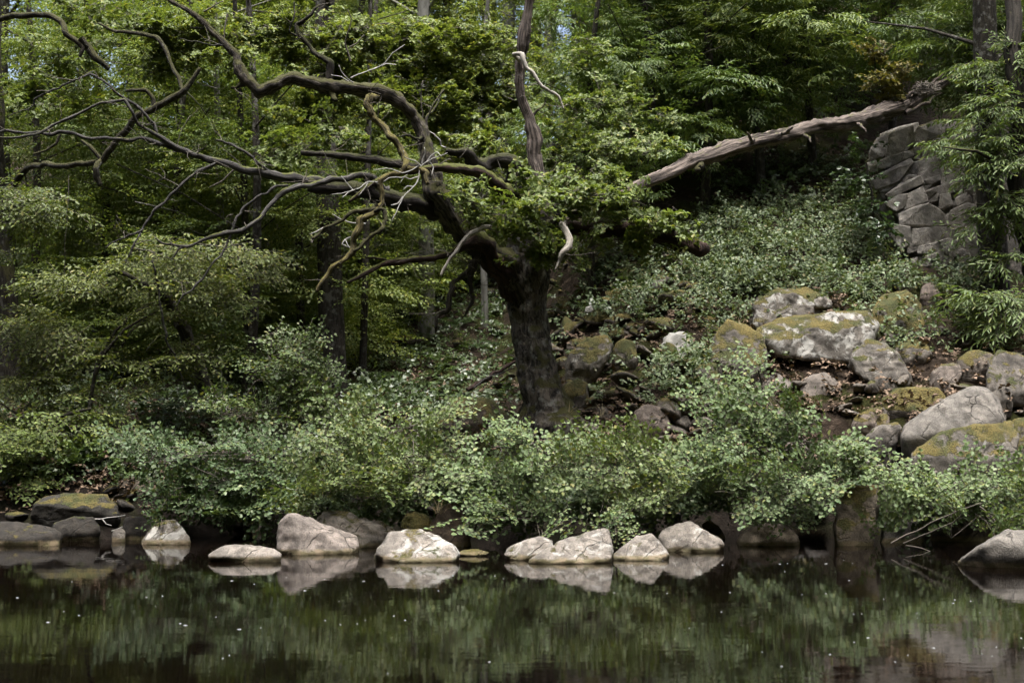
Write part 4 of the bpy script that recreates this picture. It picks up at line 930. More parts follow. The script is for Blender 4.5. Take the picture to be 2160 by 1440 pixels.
# oak leaves: cushions on the inner crown, a deep leafy back
pb = pblob
foliage(oak, 'oak', 'oak', [
 pb(1200, 425, 20.9, 120, 50, 44), pb(1310, 440, 20.9, 110, 50, 44), pb(1400, 475, 20.9, 75, 40, 26), pb(1060, 445, 20.4, 85, 34, 34), pb(1000, 425, 20.3, 50, 22, 12), pb(1150, 520, 20.6, 60, 30, 18), pb(1150, 380, 21.3, 70, 34, 20), pb(1260, 380, 21.6, 100, 44, 32),
 pb(1120, 495, 20.5, 70, 30, 22), pb(1220, 500, 21.1, 70, 34, 16), pb(1330, 515, 21.5, 70, 34, 18), pb(1420, 530, 21.3, 40, 30, 5), pb(1110, 545, 20.9, 40, 20, 7),
 pb(1240, 310, 23.2, 90, 50, 30), pb(1340, 330, 23.8, 90, 60, 32), pb(1250, 220, 24.2, 80, 60, 30), pb(1200, 270, 22.8, 50, 50, 16), pb(1340, 230, 25, 90, 70, 34), pb(1230, 120, 25, 70, 70, 26), pb(1040, 350, 22.6, 70, 34, 14),
 pb(620, 310, 21.5, 80, 35, 24), pb(690, 290, 22.0, 70, 45, 24), pb(570, 340, 21.3, 50, 25, 10)], 21, shell=0.6, face=(0, -0.45, 0.85), jit=0.35, clump=3)
foliage(oak, 'oak', 'oak', [
 pb(520, 90, 24.0, 130, 80, 123), pb(650, 90, 24.0, 130, 90, 143), pb(800, 90, 24.2, 140, 90, 156), pb(950, 100, 24.2, 130, 90, 143), pb(820, 220, 24.0, 120, 80, 117), pb(960, 240, 24.0, 110, 80, 104), pb(1020, 170, 24.2, 80, 120, 104), pb(660, 240, 24.2, 110, 60, 78), pb(400, 90, 24.2, 100, 80, 78), pb(1020, 310, 23.2, 70, 40, 39)], 22, shell=0.6, face=(0, -0.45, 0.85), jit=0.35, clump=5)

# ==================================================================== FALLEN LOGS, LOOSE BRANCHES
lg = at(1345, 395, 22.4)
log = empty('fallen_log', lg, 'long barkless fallen log sloping from the oak up to the rock outcrop', 'log')
lm = limb('trunk', [(1180, 470, 21.9, 30), (1250, 440, 22.0, 30), (1345, 394, 22.3, 30), (1440, 352, 22.9, 33), (1483, 334, 23.2, 34), (1563, 307, 23.8, 36), (1640, 287, 24.3, 37), (1720, 267, 24.9, 38), (1773, 262, 25.3, 40), (1840, 246, 25.8, 42), (1900, 226, 26.3, 40), (1945, 200, 26.7, 32), (1990, 175, 27.1, 20), (2015, 160, 27.3, 10)], 'dead_bark', log, moss=-0.1, crook=0.10, sides=30, wob=0.2, sub=12, flute=0.28)
limb('splinter', [(1900, 215, 26.2, 14), (1950, 185, 26.5, 10), (1998, 150, 26.8, 4)], 'dead_bark', log, moss=0)
limb('splinter', [(1910, 240, 26.2, 14), (1955, 215, 26.5, 9), (1985, 195, 26.8, 3)], 'dead_bark', log, moss=0)
limb('knot', [(1480, 348, 22.95, 18), (1476, 352, 22.85, 14), (1474, 355, 22.8, 6)], 'moss_bark', log, moss=0.4)
limb('stub', [(1590, 296, 23.8, 11), (1583, 288, 23.6, 8), (1576, 280, 23.5, 4)], 'dead_bark', log, moss=0)
limb('stub', [(1700, 282, 24.5, 11), (1705, 290, 24.4, 8), (1710, 298, 24.2, 4)], 'dead_bark', log, moss=0)
limb('stub', [(1810, 262, 25.3, 11), (1818, 269, 25.1, 8), (1826, 276, 25.0, 4)], 'dead_bark', log, moss=0)
limb('stub', [(1650, 282, 24.1, 11), (1661, 275, 23.9, 8), (1672, 268, 23.8, 4)], 'dead_bark', log, moss=0)
rr = random.Random(5); t = Tubes()
for k in range(30):
    a = rr.uniform(0, 6.28); ex, ey = 34 * math.cos(a), 17 * math.sin(a)
    P, R = limb_pts([(1955 + ex * .9, 188 + ey, 26.1 + rr.uniform(-.15, .15), 2.2), (1955 + rr.uniform(-15, 15), 186 + rr.uniform(-12, 12), 25.95, 2.2), (1955 - ex * rr.uniform(.5, 1), 188 - ey * rr.uniform(.4, 1.2), 26.1, 1.2)])
    t.add(P, R, 4, 3, 0, k, 1, 1)
nest = at(1955, 190, 26.1)
tag(obj('twig_tangle', t.mesh('twig_tangle', nest), M['twig'], None, nest), 'nest-like tangle of dry twigs caught on the log end', 'twigs')
fb = at(1960, 1140, 17.2)
fbo = empty('dry_branch', fb, 'thin dry forked branch lying from the bushes into the dark water', 'branch')
twig_set(fbo, [[(1880, 1145), (1930, 1120), (1985, 1095), (2040, 1072), (2072, 1060)], [(1905, 1146), (1960, 1122), (2010, 1105), (2030, 1085)], [(2066, 1068), (2085, 1085), (2105, 1097)], [(1910, 1150), (1960, 1160), (2000, 1165)]], 'twig', 17.2, 4.0, 'stick')
fb = at(1780, 970, 18.0)
fbo = empty('dead_branch', fb, 'bleached dead branch poking out above the mossy shore boulder', 'branch')
limb('stick', [(1722, 962, 18.0, 4), (1745, 968, 18.0, 6), (1780, 972, 18.0, 8), (1812, 968, 18.05, 9), (1840, 975, 18.2, 9), (1880, 990, 18.6, 8)], 'pale_wood', fbo, moss=-0.4)
limb('stick', [(1832, 974, 18.1, 7), (1818, 985, 18.0, 6), (1811, 1003, 18.0, 3)], 'pale_wood', fbo, moss=-0.4)
fb = at(200, 1095, 19.0)
fbo = empty('dead_branch', fb, 'thin pale stick lying across the dim bank above the water', 'branch')
twig_set(fbo, [[(170, 1092), (210, 1094), (235, 1092), (262, 1088)], [(215, 1094), (225, 1102), (236, 1106)], [(222, 1128), (238, 1118), (256, 1110)]], 'pale_twig', 19.0, 3.0, 'stick')
fb = at(930, 810, 22.2)
fbo = empty('dead_branch', fb, 'dead reddish branch leaning on stones left of the oak trunk', 'branch')
limb('stick', [(985, 822, 22.2, 9), (1020, 800, 22.3, 9), (1060, 778, 22.4, 8), (1095, 760, 22.5, 6)], 'red_bark', fbo, moss=-0.4)
limb('stick', [(1000, 818, 22.1, 5), (1040, 790, 22.2, 4), (1080, 775, 22.2, 3)], 'grey_bark', fbo, moss=-0.4)

# ==================================================================== SHORE ALDERS
def alder(px, py, Y, blobs, label, seed, leaves=110, kind='alder', mat='alder', name='alder_bush', dens=1.0, face=(0, -0.55, 0.8)):
    base = ground_at(px, py, 18.6, 24); base[1] = max(base[1], 20.5); base[2] = float(H(base[0], base[1]))
    b = empty(name, base, label, 'bush', 'alder bushes along the shore')
    bl = [(np.array(c) + (0, 0.3, -0.2), (r[0] * .95, 0.62, r[2] * .9), max(4, int(n * 0.64))) for c, r, n in blobs]
    bl += [(np.array((c[0], 19.3, 0.62 + 0.35 * max(0, c[2] - 0.8))), (r[0] * 1.1, 0.7, 0.3), max(4, n // 5)) for c, r, n in blobs if c[2] < 2.2]  # extra leaves added behind the crown to shade the bank
    under = [(np.array((c[0] + 0.1, 18.75, 0.5)), (r[0] * 1.2, 0.5, 0.22), max(5, n // 2)) for c, r, n in blobs if c[2] < 1.35]  # added low layer hiding the bank, in shade-coloured leaves
    if under: foliage(b, kind, 'alder_shaded', under, seed + 500, twigs=False, jit=0.4, droop=0.5, clump=4)
    P = foliage(b, kind, mat, bl, seed, leaf_parts=leaves, face=face, jit=0.26, shell=0.5, lift=0.3, clump=5, rise=1.2, sc=(0.55, 1.1))
    r = np.random.default_rng(seed + 1)
    for c, rad, n in bl[:len(blobs)]:
        st = Tubes(); mid = base * 0.5 + np.array(c) * 0.5 + np.array((r.uniform(-.15, .15), r.uniform(-.1, .1), 0.1))
        st.add([base + r.uniform(-.12, .12, 3), mid, np.array(c)], [0.026, 0.018, 0.010], 6, 4, 0.1, seed, 3, 1.5)
        near = P[np.argsort(np.linalg.norm((P - c) / np.array(rad), axis=1))[: 60]]
        for q_ in near[r.permutation(len(near))[:14]]:
            s0 = mid * 0.35 + np.array(c) * 0.65 + r.normal(0, 0.05, 3)
            st.add([s0, (s0 + q_) / 2 + r.normal(0, .04, 3), q_], [0.008, 0.006, 0.003], 4, 3, 0, seed, 3, 0.6)
        o = obj('stem', st.mesh('stem', base), M['twig'], b)
    return b
alder(420, 1010, 19.5, [pb(300, 915, 18.2, 95, 26, 26), pb(430, 920, 18.3, 110, 30, 34), pb(540, 935, 18.4, 90, 32, 30), pb(370, 1000, 18.2, 90, 36, 32), pb(330, 1045, 18.1, 60, 20, 12), pb(470, 990, 18.5, 80, 34, 22), pb(440, 960, 18.6, 80, 30, 18)], 'low spreading alder with pale flat sprays, nearest the pointed rock', 31)
alder(560, 990, 19.8, [pb(565, 680, 20.0, 55, 30, 14), pb(630, 690, 20.1, 50, 30, 14), pb(600, 740, 20.0, 85, 34, 30), pb(690, 765, 20.1, 70, 34, 26), pb(620, 800, 20.0, 100, 30, 28), pb(470, 825, 19.7, 75, 30, 24), pb(540, 850, 19.8, 80, 35, 24), pb(650, 850, 20.0, 100, 40, 34)], 'tall loose alder sapling rising highest on the left shore', 32, mat='alder_fresh')
alder(700, 1040, 19.5, [pb(660, 990, 17.6, 90, 60, 50), pb(760, 960, 17.7, 100, 70, 66), pb(870, 930, 17.8, 100, 70, 64), pb(800, 870, 18.2, 110, 50, 54), pb(910, 850, 18.3, 80, 44, 36), pb(940, 960, 17.8, 60, 70, 34), pb(720, 900, 18.1, 90, 50, 40), pb(620, 1040, 17.6, 40, 30, 14), pb(830, 1010, 17.6, 100, 40, 36)], 'broad rounded alder bush above the wedge-shaped rock', 33, mat='alder_fresh')
alder(1080, 1060, 19.5, [pb(1100, 960, 17.4, 100, 70, 62), pb(1070, 890, 17.9, 50, 34, 15), pb(1130, 885, 17.9, 60, 30, 20), pb(1170, 950, 17.5, 80, 70, 46), pb(1060, 1040, 17.2, 90, 50, 44), pb(1150, 1050, 17.1, 70, 50, 36), pb(1000, 1080, 17.2, 50, 40, 20), pb(1160, 1105, 16.9, 35, 25, 8), pb(1000, 980, 17.6, 50, 60, 26)], 'alder bush in front of the oak trunk hanging lowest to the water', 34)
alder(1330, 1030, 19.5, [pb(1270, 950, 17.6, 90, 60, 50), pb(1350, 930, 17.8, 90, 60, 50), pb(1310, 890, 18.2, 70, 24, 14), pb(1420, 940, 17.8, 70, 60, 40), pb(1300, 1010, 17.4, 100, 40, 40), pb(1410, 1010, 17.5, 80, 40, 34), pb(1300, 1095, 16.9, 28, 20, 5)], 'lower alder bush between the oak and the tallest right bush', 35, mat='alder_fresh')
alder(1640, 1030, 19.5, [pb(1590, 790, 18.3, 70, 40, 28), pb(1540, 840, 18.1, 75, 44, 34), pb(1660, 850, 18.1, 100, 50, 52), pb(1590, 900, 17.8, 110, 55, 66), pb(1720, 900, 17.9, 90, 50, 44), pb(1560, 980, 17.5, 100, 50, 54), pb(1680, 980, 17.5, 100, 55, 56), pb(1780, 960, 17.8, 70, 50, 34), pb(1600, 1050, 17.2, 90, 36, 32), pb(1700, 1050, 17.3, 60, 30, 18), pb(1605, 745, 18.4, 22, 22, 4), pb(1500, 930, 17.8, 60, 60, 32)], 'tallest bushiest alder bush before the boulders on the right', 36, leaves=160)
alder(1990, 1010, 19.5, [pb(1900, 990, 17.6, 80, 40, 36), pb(1990, 1000, 17.5, 90, 50, 48), pb(2090, 990, 17.6, 90, 55, 50), pb(2170, 1000, 17.6, 80, 60, 40), pb(1920, 1050, 17.3, 80, 36, 30), pb(2030, 1055, 17.3, 80, 32, 30), pb(2120, 1080, 17.0, 60, 34, 24), pb(1850, 960, 17.9, 50, 34, 16), pb(2230, 1040, 17.5, 80, 60, 30)], 'spreading alder bush at the right picture edge over the shore boulders', 37)
alder(540, 1075, 19.4, [pb(540, 1020, 18.6, 90, 40, 30), pb(500, 1070, 18.7, 60, 26, 14), pb(610, 1075, 18.4, 50, 25, 12), pb(440, 1040, 18.8, 60, 30, 14)], 'dark low bush in shade between the spreading alder and the rounded alder', 38, leaves=40, mat='alder_shaded')
base = at(1300, 1125, 16.5); sp = empty('leafy_sprig', base, 'little leafy sprig drooping beside the long sloping rock', 'plant')
foliage(sp, 'alder', 'alder', [pb(1295, 1092, 16.6, 22, 14, 5), pb(1300, 1125, 16.6, 8, 20, 2)], 39, scale=0.7, leaf_parts=20)
st = Tubes(); st.add([at(1300, 1150, 16.7), at(1302, 1120, 16.65), at(1296, 1090, 16.6)], [0.006, 0.005, 0.003], 5); obj('stem', st.mesh('stem', base), M['twig'], sp)

# ==================================================================== LEFT WOODLAND EDGE
def tree(name, label, base, stems, blobs, kind, mat, seed, bark, leafk=6, group=None, cat='tree', moss=0.1, lichen=0.3, **kw):
    b = empty(name, base, label, cat, group)
    for k, s in enumerate(stems):
        o = limb('trunk' if k == 0 else 'limb', s, bark, b, moss=moss, lichen=lichen, wob=0.1, crook=0.3)
    if blobs: foliage(b, kind, mat, blobs, seed, leafk, **kw)
    return b
beechkw = dict(face=(0, -0.35, 1.0), jit=0.2, shell=0.7, lift=0.0, droop=0.1, clump=4)
tree('hornbeam_tree', 'dark leaning hornbeam with flat layered leaf sprays over the left bank', ground_at(440, 850),
     [[(452, 850, 22.6, 34), (430, 805, 22.5, 32), (405, 740, 22.4, 28), (375, 680, 22.3, 26), (350, 630, 22.2, 24), (310, 600, 22.1, 18), (265, 575, 22.0, 13), (220, 560, 21.9, 8)],
      [(378, 690, 22.3, 18), (362, 640, 22.4, 16), (345, 600, 22.5, 15), (300, 575, 22.5, 12), (262, 545, 22.5, 7)],
      [(352, 640, 22.2, 10), (300, 650, 21.9, 8), (250, 690, 21.6, 7), (205, 760, 21.4, 6), (188, 850, 21.3, 4)],
      [(350, 645, 22.2, 8), (310, 670, 21.9, 5), (275, 700, 21.7, 4), (252, 740, 21.6, 2)]],
     [pb(400, 525, 21.4, 150, 20, 46), pb(300, 560, 21.6, 120, 22, 34), pb(510, 545, 21.6, 60, 14, 14), pb(380, 605, 21.6, 90, 18, 22), pb(350, 655, 21.5, 70, 14, 16), pb(200, 600, 21.8, 130, 30, 36), pb(110, 690, 21.6, 130, 32, 44), pb(200, 750, 21.5, 110, 24, 30), pb(330, 760, 21.5, 110, 22, 26), pb(360, 800, 21.4, 60, 12, 10), pb(80, 800, 21.4, 120, 34, 40), pb(170, 830, 21.5, 80, 20, 18), pb(60, 890, 21.2, 100, 30, 30), pb(440, 640, 21.9, 70, 20, 16), pb(470, 590, 22, 80, 18, 18)],
     'hornbeam', 'hornbeam', 41, 'dark_bark', **beechkw)
tree('hornbeam_tree', 'young hornbeam with bright yellowish sprays at the left picture edge', ground_at(-60, 900),
     [[(-70, 900, 21.0, 14), (-60, 700, 20.8, 12), (-40, 520, 20.6, 9), (10, 440, 20.4, 6), (90, 430, 20.3, 3)]],
     [pb(30, 410, 20.4, 80, 26, 30), pb(95, 440, 20.3, 60, 18, 22), pb(20, 465, 20.5, 60, 16, 14), pb(-20, 540, 20.8, 60, 20, 14)], 'hornbeam', 'hornbeam', 42, 'dark_bark', **beechkw)
tree('hornbeam_tree', 'low dark hornbeam whose leaves hang over the dim left bank', ground_at(60, 985),
     [[(70, 1000, 20.8, 14), (90, 930, 20.7, 12), (130, 880, 20.6, 9), (190, 860, 20.5, 6)], [(90, 930, 20.7, 8), (50, 880, 20.6, 6), (0, 850, 20.5, 4)]],
     [pb(60, 950, 20.3, 110, 34, 34), pb(170, 920, 20.4, 100, 34, 30), pb(40, 1000, 20.2, 90, 30, 22), pb(-20, 900, 20.5, 80, 60, 26), pb(180, 880, 20.6, 100, 28, 24), pb(120, 1010, 20.4, 60, 18, 10)], 'beech', 'beech', 43, 'dark_bark', **beechkw)
tw2 = empty('bare_sapling', ground_at(390, 830), 'thin pale bare sapling stem in front of the dark leaning hornbeam', 'sapling')
limb('stem', [(395, 830, 21.0, 3), (372, 752, 20.9, 5), (350, 715, 20.8, 6), (342, 665, 20.7, 6), (333, 610, 20.7, 6), (328, 572, 20.6, 5), (320, 550, 20.6, 4)], 'grey_bark', tw2, lichen=0.5)
limb('branch', [(340, 632, 20.7, 4), (325, 634, 20.6, 4), (298, 640, 20.6, 2)], 'grey_bark', tw2)
limb('branch', [(348, 706, 20.8, 4), (330, 712, 20.7, 3), (305, 740, 20.7, 2)], 'grey_bark', tw2)
tree('mossy_oak_limb', 'crooked mossy oak with twisted limbs behind the long grey limb', ground_at(60, 860, 24),
     [[(20, 800, 25.0, 44), (10, 600, 25.0, 40), (-10, 300, 25.0, 36), (-20, 100, 25.0, 30), (-20, -100, 25.0, 26)],
      [(0, 420, 25.0, 16), (60, 352, 24.0, 13), (100, 347, 23.0, 12), (150, 350, 22.4, 12), (200, 342, 22.0, 13), (218, 335, 21.9, 14), (240, 306, 21.8, 14), (267, 277, 21.7, 14), (287, 250, 21.6, 14), (317, 233, 21.6, 14), (350, 213, 21.6, 14), (383, 195, 21.6, 13), (407, 167, 21.6, 10), (424, 143, 21.6, 7)],
      [(215, 337, 21.9, 12), (203, 355, 21.8, 13), (208, 375, 21.8, 14), (211, 392, 21.8, 9)], [(323, 230, 21.6, 9), (322, 210, 21.6, 9), (308, 190, 21.6, 9), (266, 192, 21.6, 6)],
      [(215, 337, 21.9, 9), (190, 310, 21.9, 9), (172, 295, 22.0, 5)], [(385, 192, 21.6, 7), (376, 163, 21.7, 8), (360, 133, 21.8, 8), (347, 100, 21.9, 9), (327, 77, 22, 9), (290, 70, 22.1, 9), (247, 67, 22.2, 7), (207, 50, 22.3, 4)],
      [(-20, 60, 25, 14), (0, 38, 24, 13), (73, 30, 23.5, 13), (110, 34, 23.4, 13), (133, 47, 23.3, 12), (138, 70, 23.2, 11), (160, 84, 23.2, 11), (173, 100, 23.2, 10), (170, 122, 23.2, 7)],
      [(170, 80, 23.2, 16), (185, 100, 23.3, 18), (203, 122, 23.3, 16), (230, 145, 23.4, 10)], [(127, 284, 22, 6), (118, 305, 22, 6), (95, 318, 22, 5), (70, 325, 22, 4)]],
     [pb(150, 120, 24.5, 120, 60, 40), pb(60, 200, 24.5, 100, 60, 40), pb(320, 60, 24.0, 120, 50, 44), pb(200, 30, 24.5, 130, 40, 30), pb(350, 140, 24.2, 80, 40, 24), pb(180, 220, 24.2, 110, 40, 34)], 'oak', 'oak', 44, 'moss_bark', moss=0.35, shell=0.6, face=(0, -.3, .9), jit=.4)

# thin pale hanging twigs on the left
for (pts, lab) in (([(145, 370), (142, 450), (138, 520), (136, 610)], 'long thin dangling twig above the left bank'), ([(20, 860), (60, 810), (110, 740), (150, 710), (190, 690)], 'pale straight twig slanting through the leaves on the left')):
    o = empty('hanging_twig', at(*pts[0], 20.8), lab, 'twig'); twig_set(o, [pts], 'twig', 20.8, 2.0, 'stick')
tree('arched_sapling', 'bare arching sapling curving over the mossy bank on the left', ground_at(190, 880),
     [[(188, 880, 21.0, 8), (190, 840, 21.0, 8), (200, 790, 21.0, 7), (225, 740, 21.0, 7), (262, 695, 21.0, 6), (310, 668, 21.1, 4)]], [], 'beech', 'beech', 45, 'moss_bark')

# ==================================================================== WOODLAND BEHIND: middle distance
def far_crown(kind, leafk, seed, zs, rad, n, scale=1.0, tiers=9):
    """crown around a trunk at the origin: tiers of blobs"""
    r = np.random.default_rng(seed); bl = []
    for k in range(tiers):
        z = zs[0] + (zs[1] - zs[0]) * (k + 0.5) / tiers; t = k / (tiers - 1); rr_ = rad * (0.75 + 0.5 * math.sin(math.pi * min(1, t * 0.8 + 0.15))) * (1 - 0.45 * max(0, t - .6))
        for j in range(4):
            a = r.uniform(0, 6.28); d = rr_ * r.uniform(0.35, 0.75)
            bl.append((np.array((math.cos(a) * d, math.sin(a) * d, z + r.uniform(-.5, .5))), (rr_ * 0.5, rr_ * 0.5, (zs[1] - zs[0]) / tiers * 0.42), n))
    P, R, S = blob_sprays(bl, r, lift=0.0, droop=0.08, face=(0, 0, 1), jit=0.25, shell=0.6)
    A, _ = place_sprays(kind, leafk, P, R, S * scale, r)
    return leaves_mesh(kind + '_crown', A)
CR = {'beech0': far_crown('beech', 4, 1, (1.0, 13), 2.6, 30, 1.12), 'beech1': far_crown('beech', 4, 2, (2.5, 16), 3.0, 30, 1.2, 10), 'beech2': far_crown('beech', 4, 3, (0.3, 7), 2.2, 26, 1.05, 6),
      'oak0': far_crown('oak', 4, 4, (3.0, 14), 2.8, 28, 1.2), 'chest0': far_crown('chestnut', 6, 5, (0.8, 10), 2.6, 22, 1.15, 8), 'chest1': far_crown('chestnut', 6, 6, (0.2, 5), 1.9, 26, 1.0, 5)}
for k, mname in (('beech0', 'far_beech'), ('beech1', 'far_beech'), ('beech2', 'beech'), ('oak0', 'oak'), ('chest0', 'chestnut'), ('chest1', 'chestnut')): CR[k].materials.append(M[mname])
def far_trunk(r0, h, lean, seed, bark):
    t = Tubes(); r = np.random.default_rng(seed)
    pts = [np.array((lean * z * z / h + 0.12 * math.sin(z * .5 + seed), 0.1 * math.sin(z * .4 + seed), z)) for z in np.linspace(-0.6, h, 9)]
    t.add(pts, list(np.linspace(r0 * 1.15, r0 * 0.45, 9)), 12, 4, 0.08, seed, 1.5)
    for k in range(7):
        z = h * r.uniform(0.3, 0.9); a = r.uniform(0, 6.28); p = np.array((lean * z * z / h, 0, z)); l = r.uniform(1.2, 2.6)
        d = np.array((math.cos(a), math.sin(a), r.uniform(.2, .7)))
        t.add([p, p + d * l * .5 + (0, 0, .1), p + d * l], [r0 * .22, r0 * .14, .012], 6, 3, 0.1, seed + k, 2)
    me = t.mesh('trunk'); me.materials.append(M[bark]); return me
TR = {'beech': far_trunk(0.22, 15, 0.02, 1, 'beech_bark'), 'dark': far_trunk(0.24, 15, -0.03, 2, 'dark_bark'), 'thin': far_trunk(0.09, 9, 0.06, 3, 'dark_bark'), 'oak': far_trunk(0.3, 15, 0.04, 4, 'oak_bark'), 'mossy': far_trunk(0.22, 14, 0.0, 6, 'moss_bark'), 'palethin': far_trunk(0.085, 9, -0.05, 5, 'beech_bark')}
_ft = [0]
def far_tree(x, y, trunk, crown, label, group=None, scale=1.0, tscale=1.0, name='beech_tree', rot=None, dz=0.0, cdz=0.0):
    _ft[0] += 1; r = random.Random(_ft[0])
    z = float(H(x, y)); b = empty(name, (x, y, z - 0.1 + dz), label, 'tree', group); b.rotation_euler = (0, 0, r.uniform(0, 6.28) if rot is None else rot); b.scale = (scale,) * 3
    if trunk:
        o = obj('trunk', TR[trunk], None, b); o.scale = (tscale, tscale, 1); o['moss'] = r.uniform(-.1, .15); o['lichen'] = r.uniform(.2, .6)
    if crown:
        o = obj('crown', CR[crown], None, b); o['kind'] = 'stuff'; o.location = (0, 0, cdz)
    return b
def xat(px, y): return (px - 1080) / F * y
# trees one can tell apart by their trunks
far_tree(xat(283, 36), 36, 'dark', None, 'thick dark trunk rising straight behind the crooked mossy limbs', tscale=1.0, cdz=3)
far_tree(xat(400, 30), 30, 'beech', None, 'pale smooth beech trunk left of the upper mossy limb', cdz=4, tscale=0.6)
far_tree(xat(372, 47), 47, 'beech', None, 'second pale beech trunk standing close behind the first', tscale=0.7)
far_tree(xat(462, 27), 27, 'palethin', None, 'slim grey sapling trunk between the mossy limb and pale beeches', cdz=4)
far_tree(xat(893, 31.5), 31.5, 'beech', None, 'pale grey trunk standing clear behind the arching dead branch', rot=0.3, tscale=0.8, cdz=3, name='beech_tree')
far_tree(xat(693, 26.5), 26.5, 'dark', None, 'thick black trunk in the shade behind the yellow-lichened branch', tscale=0.95, cdz=4)
far_tree(xat(527, 25.2), 25.2, 'thin', None, 'thin black trunk above the tall alder sapling', cdz=5)
far_tree(xat(765, 27), 27, 'thin', None, 'thin dark stem in undergrowth below the drooping mossy branch', tscale=0.8)
far_tree(xat(1160, 40), 40, 'beech', 'beech1', 'pale trunk just right of the dead upper oak stem', tscale=0.85, cdz=8)
far_tree(xat(1072, 43), 43, 'beech', None, 'grey trunk left of the dead upper oak stem at the top', tscale=1.05)
far_tree(xat(1012, 32), 32, 'palethin', None, 'slender pale trunk seen beneath the arched limb', tscale=0.9)
far_tree(xat(1885, 34), 34, 'dark', None, 'dark trunk at the top above the fallen log', tscale=0.9)
far_tree(xat(1366, 40), 40, 'dark', 'beech1', 'dark trunk high on the slope among chestnut leaves', tscale=0.8, cdz=7)
far_tree(xat(2100, 24.6), 24.6, 'mossy', None, 'mossy flaking trunk beside the layered outcrop', tscale=1.05, name='chestnut_tree', cdz=2.2, rot=1.0)
far_tree(xat(5, 30), 30, 'dark', None, 'dark trunk at the left picture edge', cdz=4)

G1 = 'understory trees left of the oak'
for (px, y, cr, s, lab) in ((60, 27, 'beech2', 1.0, 'young beech behind the yellowish hornbeam at the left edge'), (210, 29, 'beech2', 1.1, 'young beech behind the dangling twig on the left'), (360, 27.5, 'beech2', 1.0, 'young beech just behind the dark leaning hornbeam'), (520, 26.5, 'beech2', .9, 'small beech around the thin black trunk'), (640, 28, 'beech2', 1.0, 'young beech above the tall alder sapling'), (760, 30, 'beech2', 1.0, 'shaded young beech behind the drooping mossy branches'), (420, 31, 'beech0', .8, 'beech crown seen under the fork of the long grey limb'), (150, 33, 'beech0', .85, 'beech crown behind the tips of the grey limb'), (600, 33, 'beech0', .8, 'beech crown showing above the long grey limb'), (820, 35, 'beech0', .8, 'beech crown behind the oak crotch'), (-60, 31, 'beech0', .9, 'beech crown cut by the left picture edge'), (960, 36, 'beech2', 1.0, 'small beech between the pale grey trunk and the oak'), (330, 30.5, 'beech2', 1.1, 'young beech below the crooked mossy limb'), (470, 29.5, 'beech2', 1.1, 'young beech around the slim grey sapling trunk'), (590, 30.5, 'beech2', 1.15, 'young beech under the long grey limb'), (730, 33, 'beech2', 1.2, 'young beech behind the thick black trunk'), (850, 36, 'beech2', 1.2, 'young beech behind the pale grey trunk'), (1040, 37, 'beech2', 1.2, 'young beech seen beneath the arched limb')):
    far_tree(xat(px, y), y, 'thin', cr, lab, G1, s, dz=0)
G2 = 'far beech wood'
rg = np.random.default_rng(9)
for row, (y, n) in enumerate(((38, 7), (47, 8), (58, 8))):
    for k in range(n):
        x = (k - (n - 1) / 2 + rg.uniform(-.3, .3)) * (y * 0.78 / n); yy = y + rg.uniform(-2, 2)
        if xat(930, yy) < x < xat(1250, yy) and y < 45: continue
        if xat(-60, yy) < x < xat(70, yy) and y > 45: continue
        far_tree(x, yy, ('beech', 'dark')[k % 2], ('beech0', 'beech1', 'oak0')[int(rg.integers(0, 3))], 'tall leafy tree in the far wood behind everything', G2, rg.uniform(.9, 1.2), tscale=.9, cdz=-0.5)
for k in range(16):  # added behind the camera, out of view, to cut off low sky light
    x, y = -22 + (k % 8) * 6.2 + (k // 8) * 3, -6.5 - (k // 8) * 8
    far_tree(x, y, 'beech', ('beech1', 'beech0')[k % 2], 'leafy tree added unseen on the near bank to block low sky', 'unseen trees added on the near bank', 1.25, cdz=1)
for (px, y, lab) in ((1030, 49, 'hazy tree crown behind the dead upper stem, left side'), (1130, 52, 'hazy tree crown directly behind the dead upper stem'), (1230, 47, 'hazy tree crown behind the dead upper stem, right side')):
    far_tree(xat(px, y), y, 'beech', 'beech0', lab, None, 1.15, cdz=1)
G3 = 'chestnut thicket on the right slope'
CHL = ['above the oak leaves, nearest the dead stem', "left of the log's lower end", 'above the lower third of the log', 'above the middle of the log', 'above the log near the outcrop', 'in the second row beside the dead stem', 'in the second row behind the oak leaves', 'in the second row above the log', 'in the second row near the outcrop', 'behind the sapling with brownish leaves', 'high on the slope in the top middle right', 'high on the slope above the outcrop']
for k, (px, y, cr, s, z) in enumerate(((1250, 28, 'chest1', .9, 1.2), (1370, 28.8, 'chest1', 1.0, 1.4), (1490, 29, 'chest1', 1.05, 1.6), (1610, 29.5, 'chest1', 1.05, 1.2), (1720, 30.5, 'chest1', 1.0, 1.0), (1300, 32, 'chest1', 1.2, 1.0), (1430, 33, 'chest1', 1.3, 1.5), (1570, 34, 'chest1', 1.3, 1.8), (1720, 35, 'chest1', 1.2, 1.5), (1830, 36, 'chest1', 1.2, 1.0), (1500, 38, 'chest1', 1.4, 2.0), (1680, 39, 'chest1', 1.4, 2.0))):
    far_tree(xat(px, y), y, 'thin', cr, 'sweet chestnut with long leaves ' + CHL[k], G3, s, name='chestnut_tree', cdz=z)
chk = dict(face=(0, -0.3, 0.95), jit=0.3, shell=0.6, lift=0.0, droop=0.15)
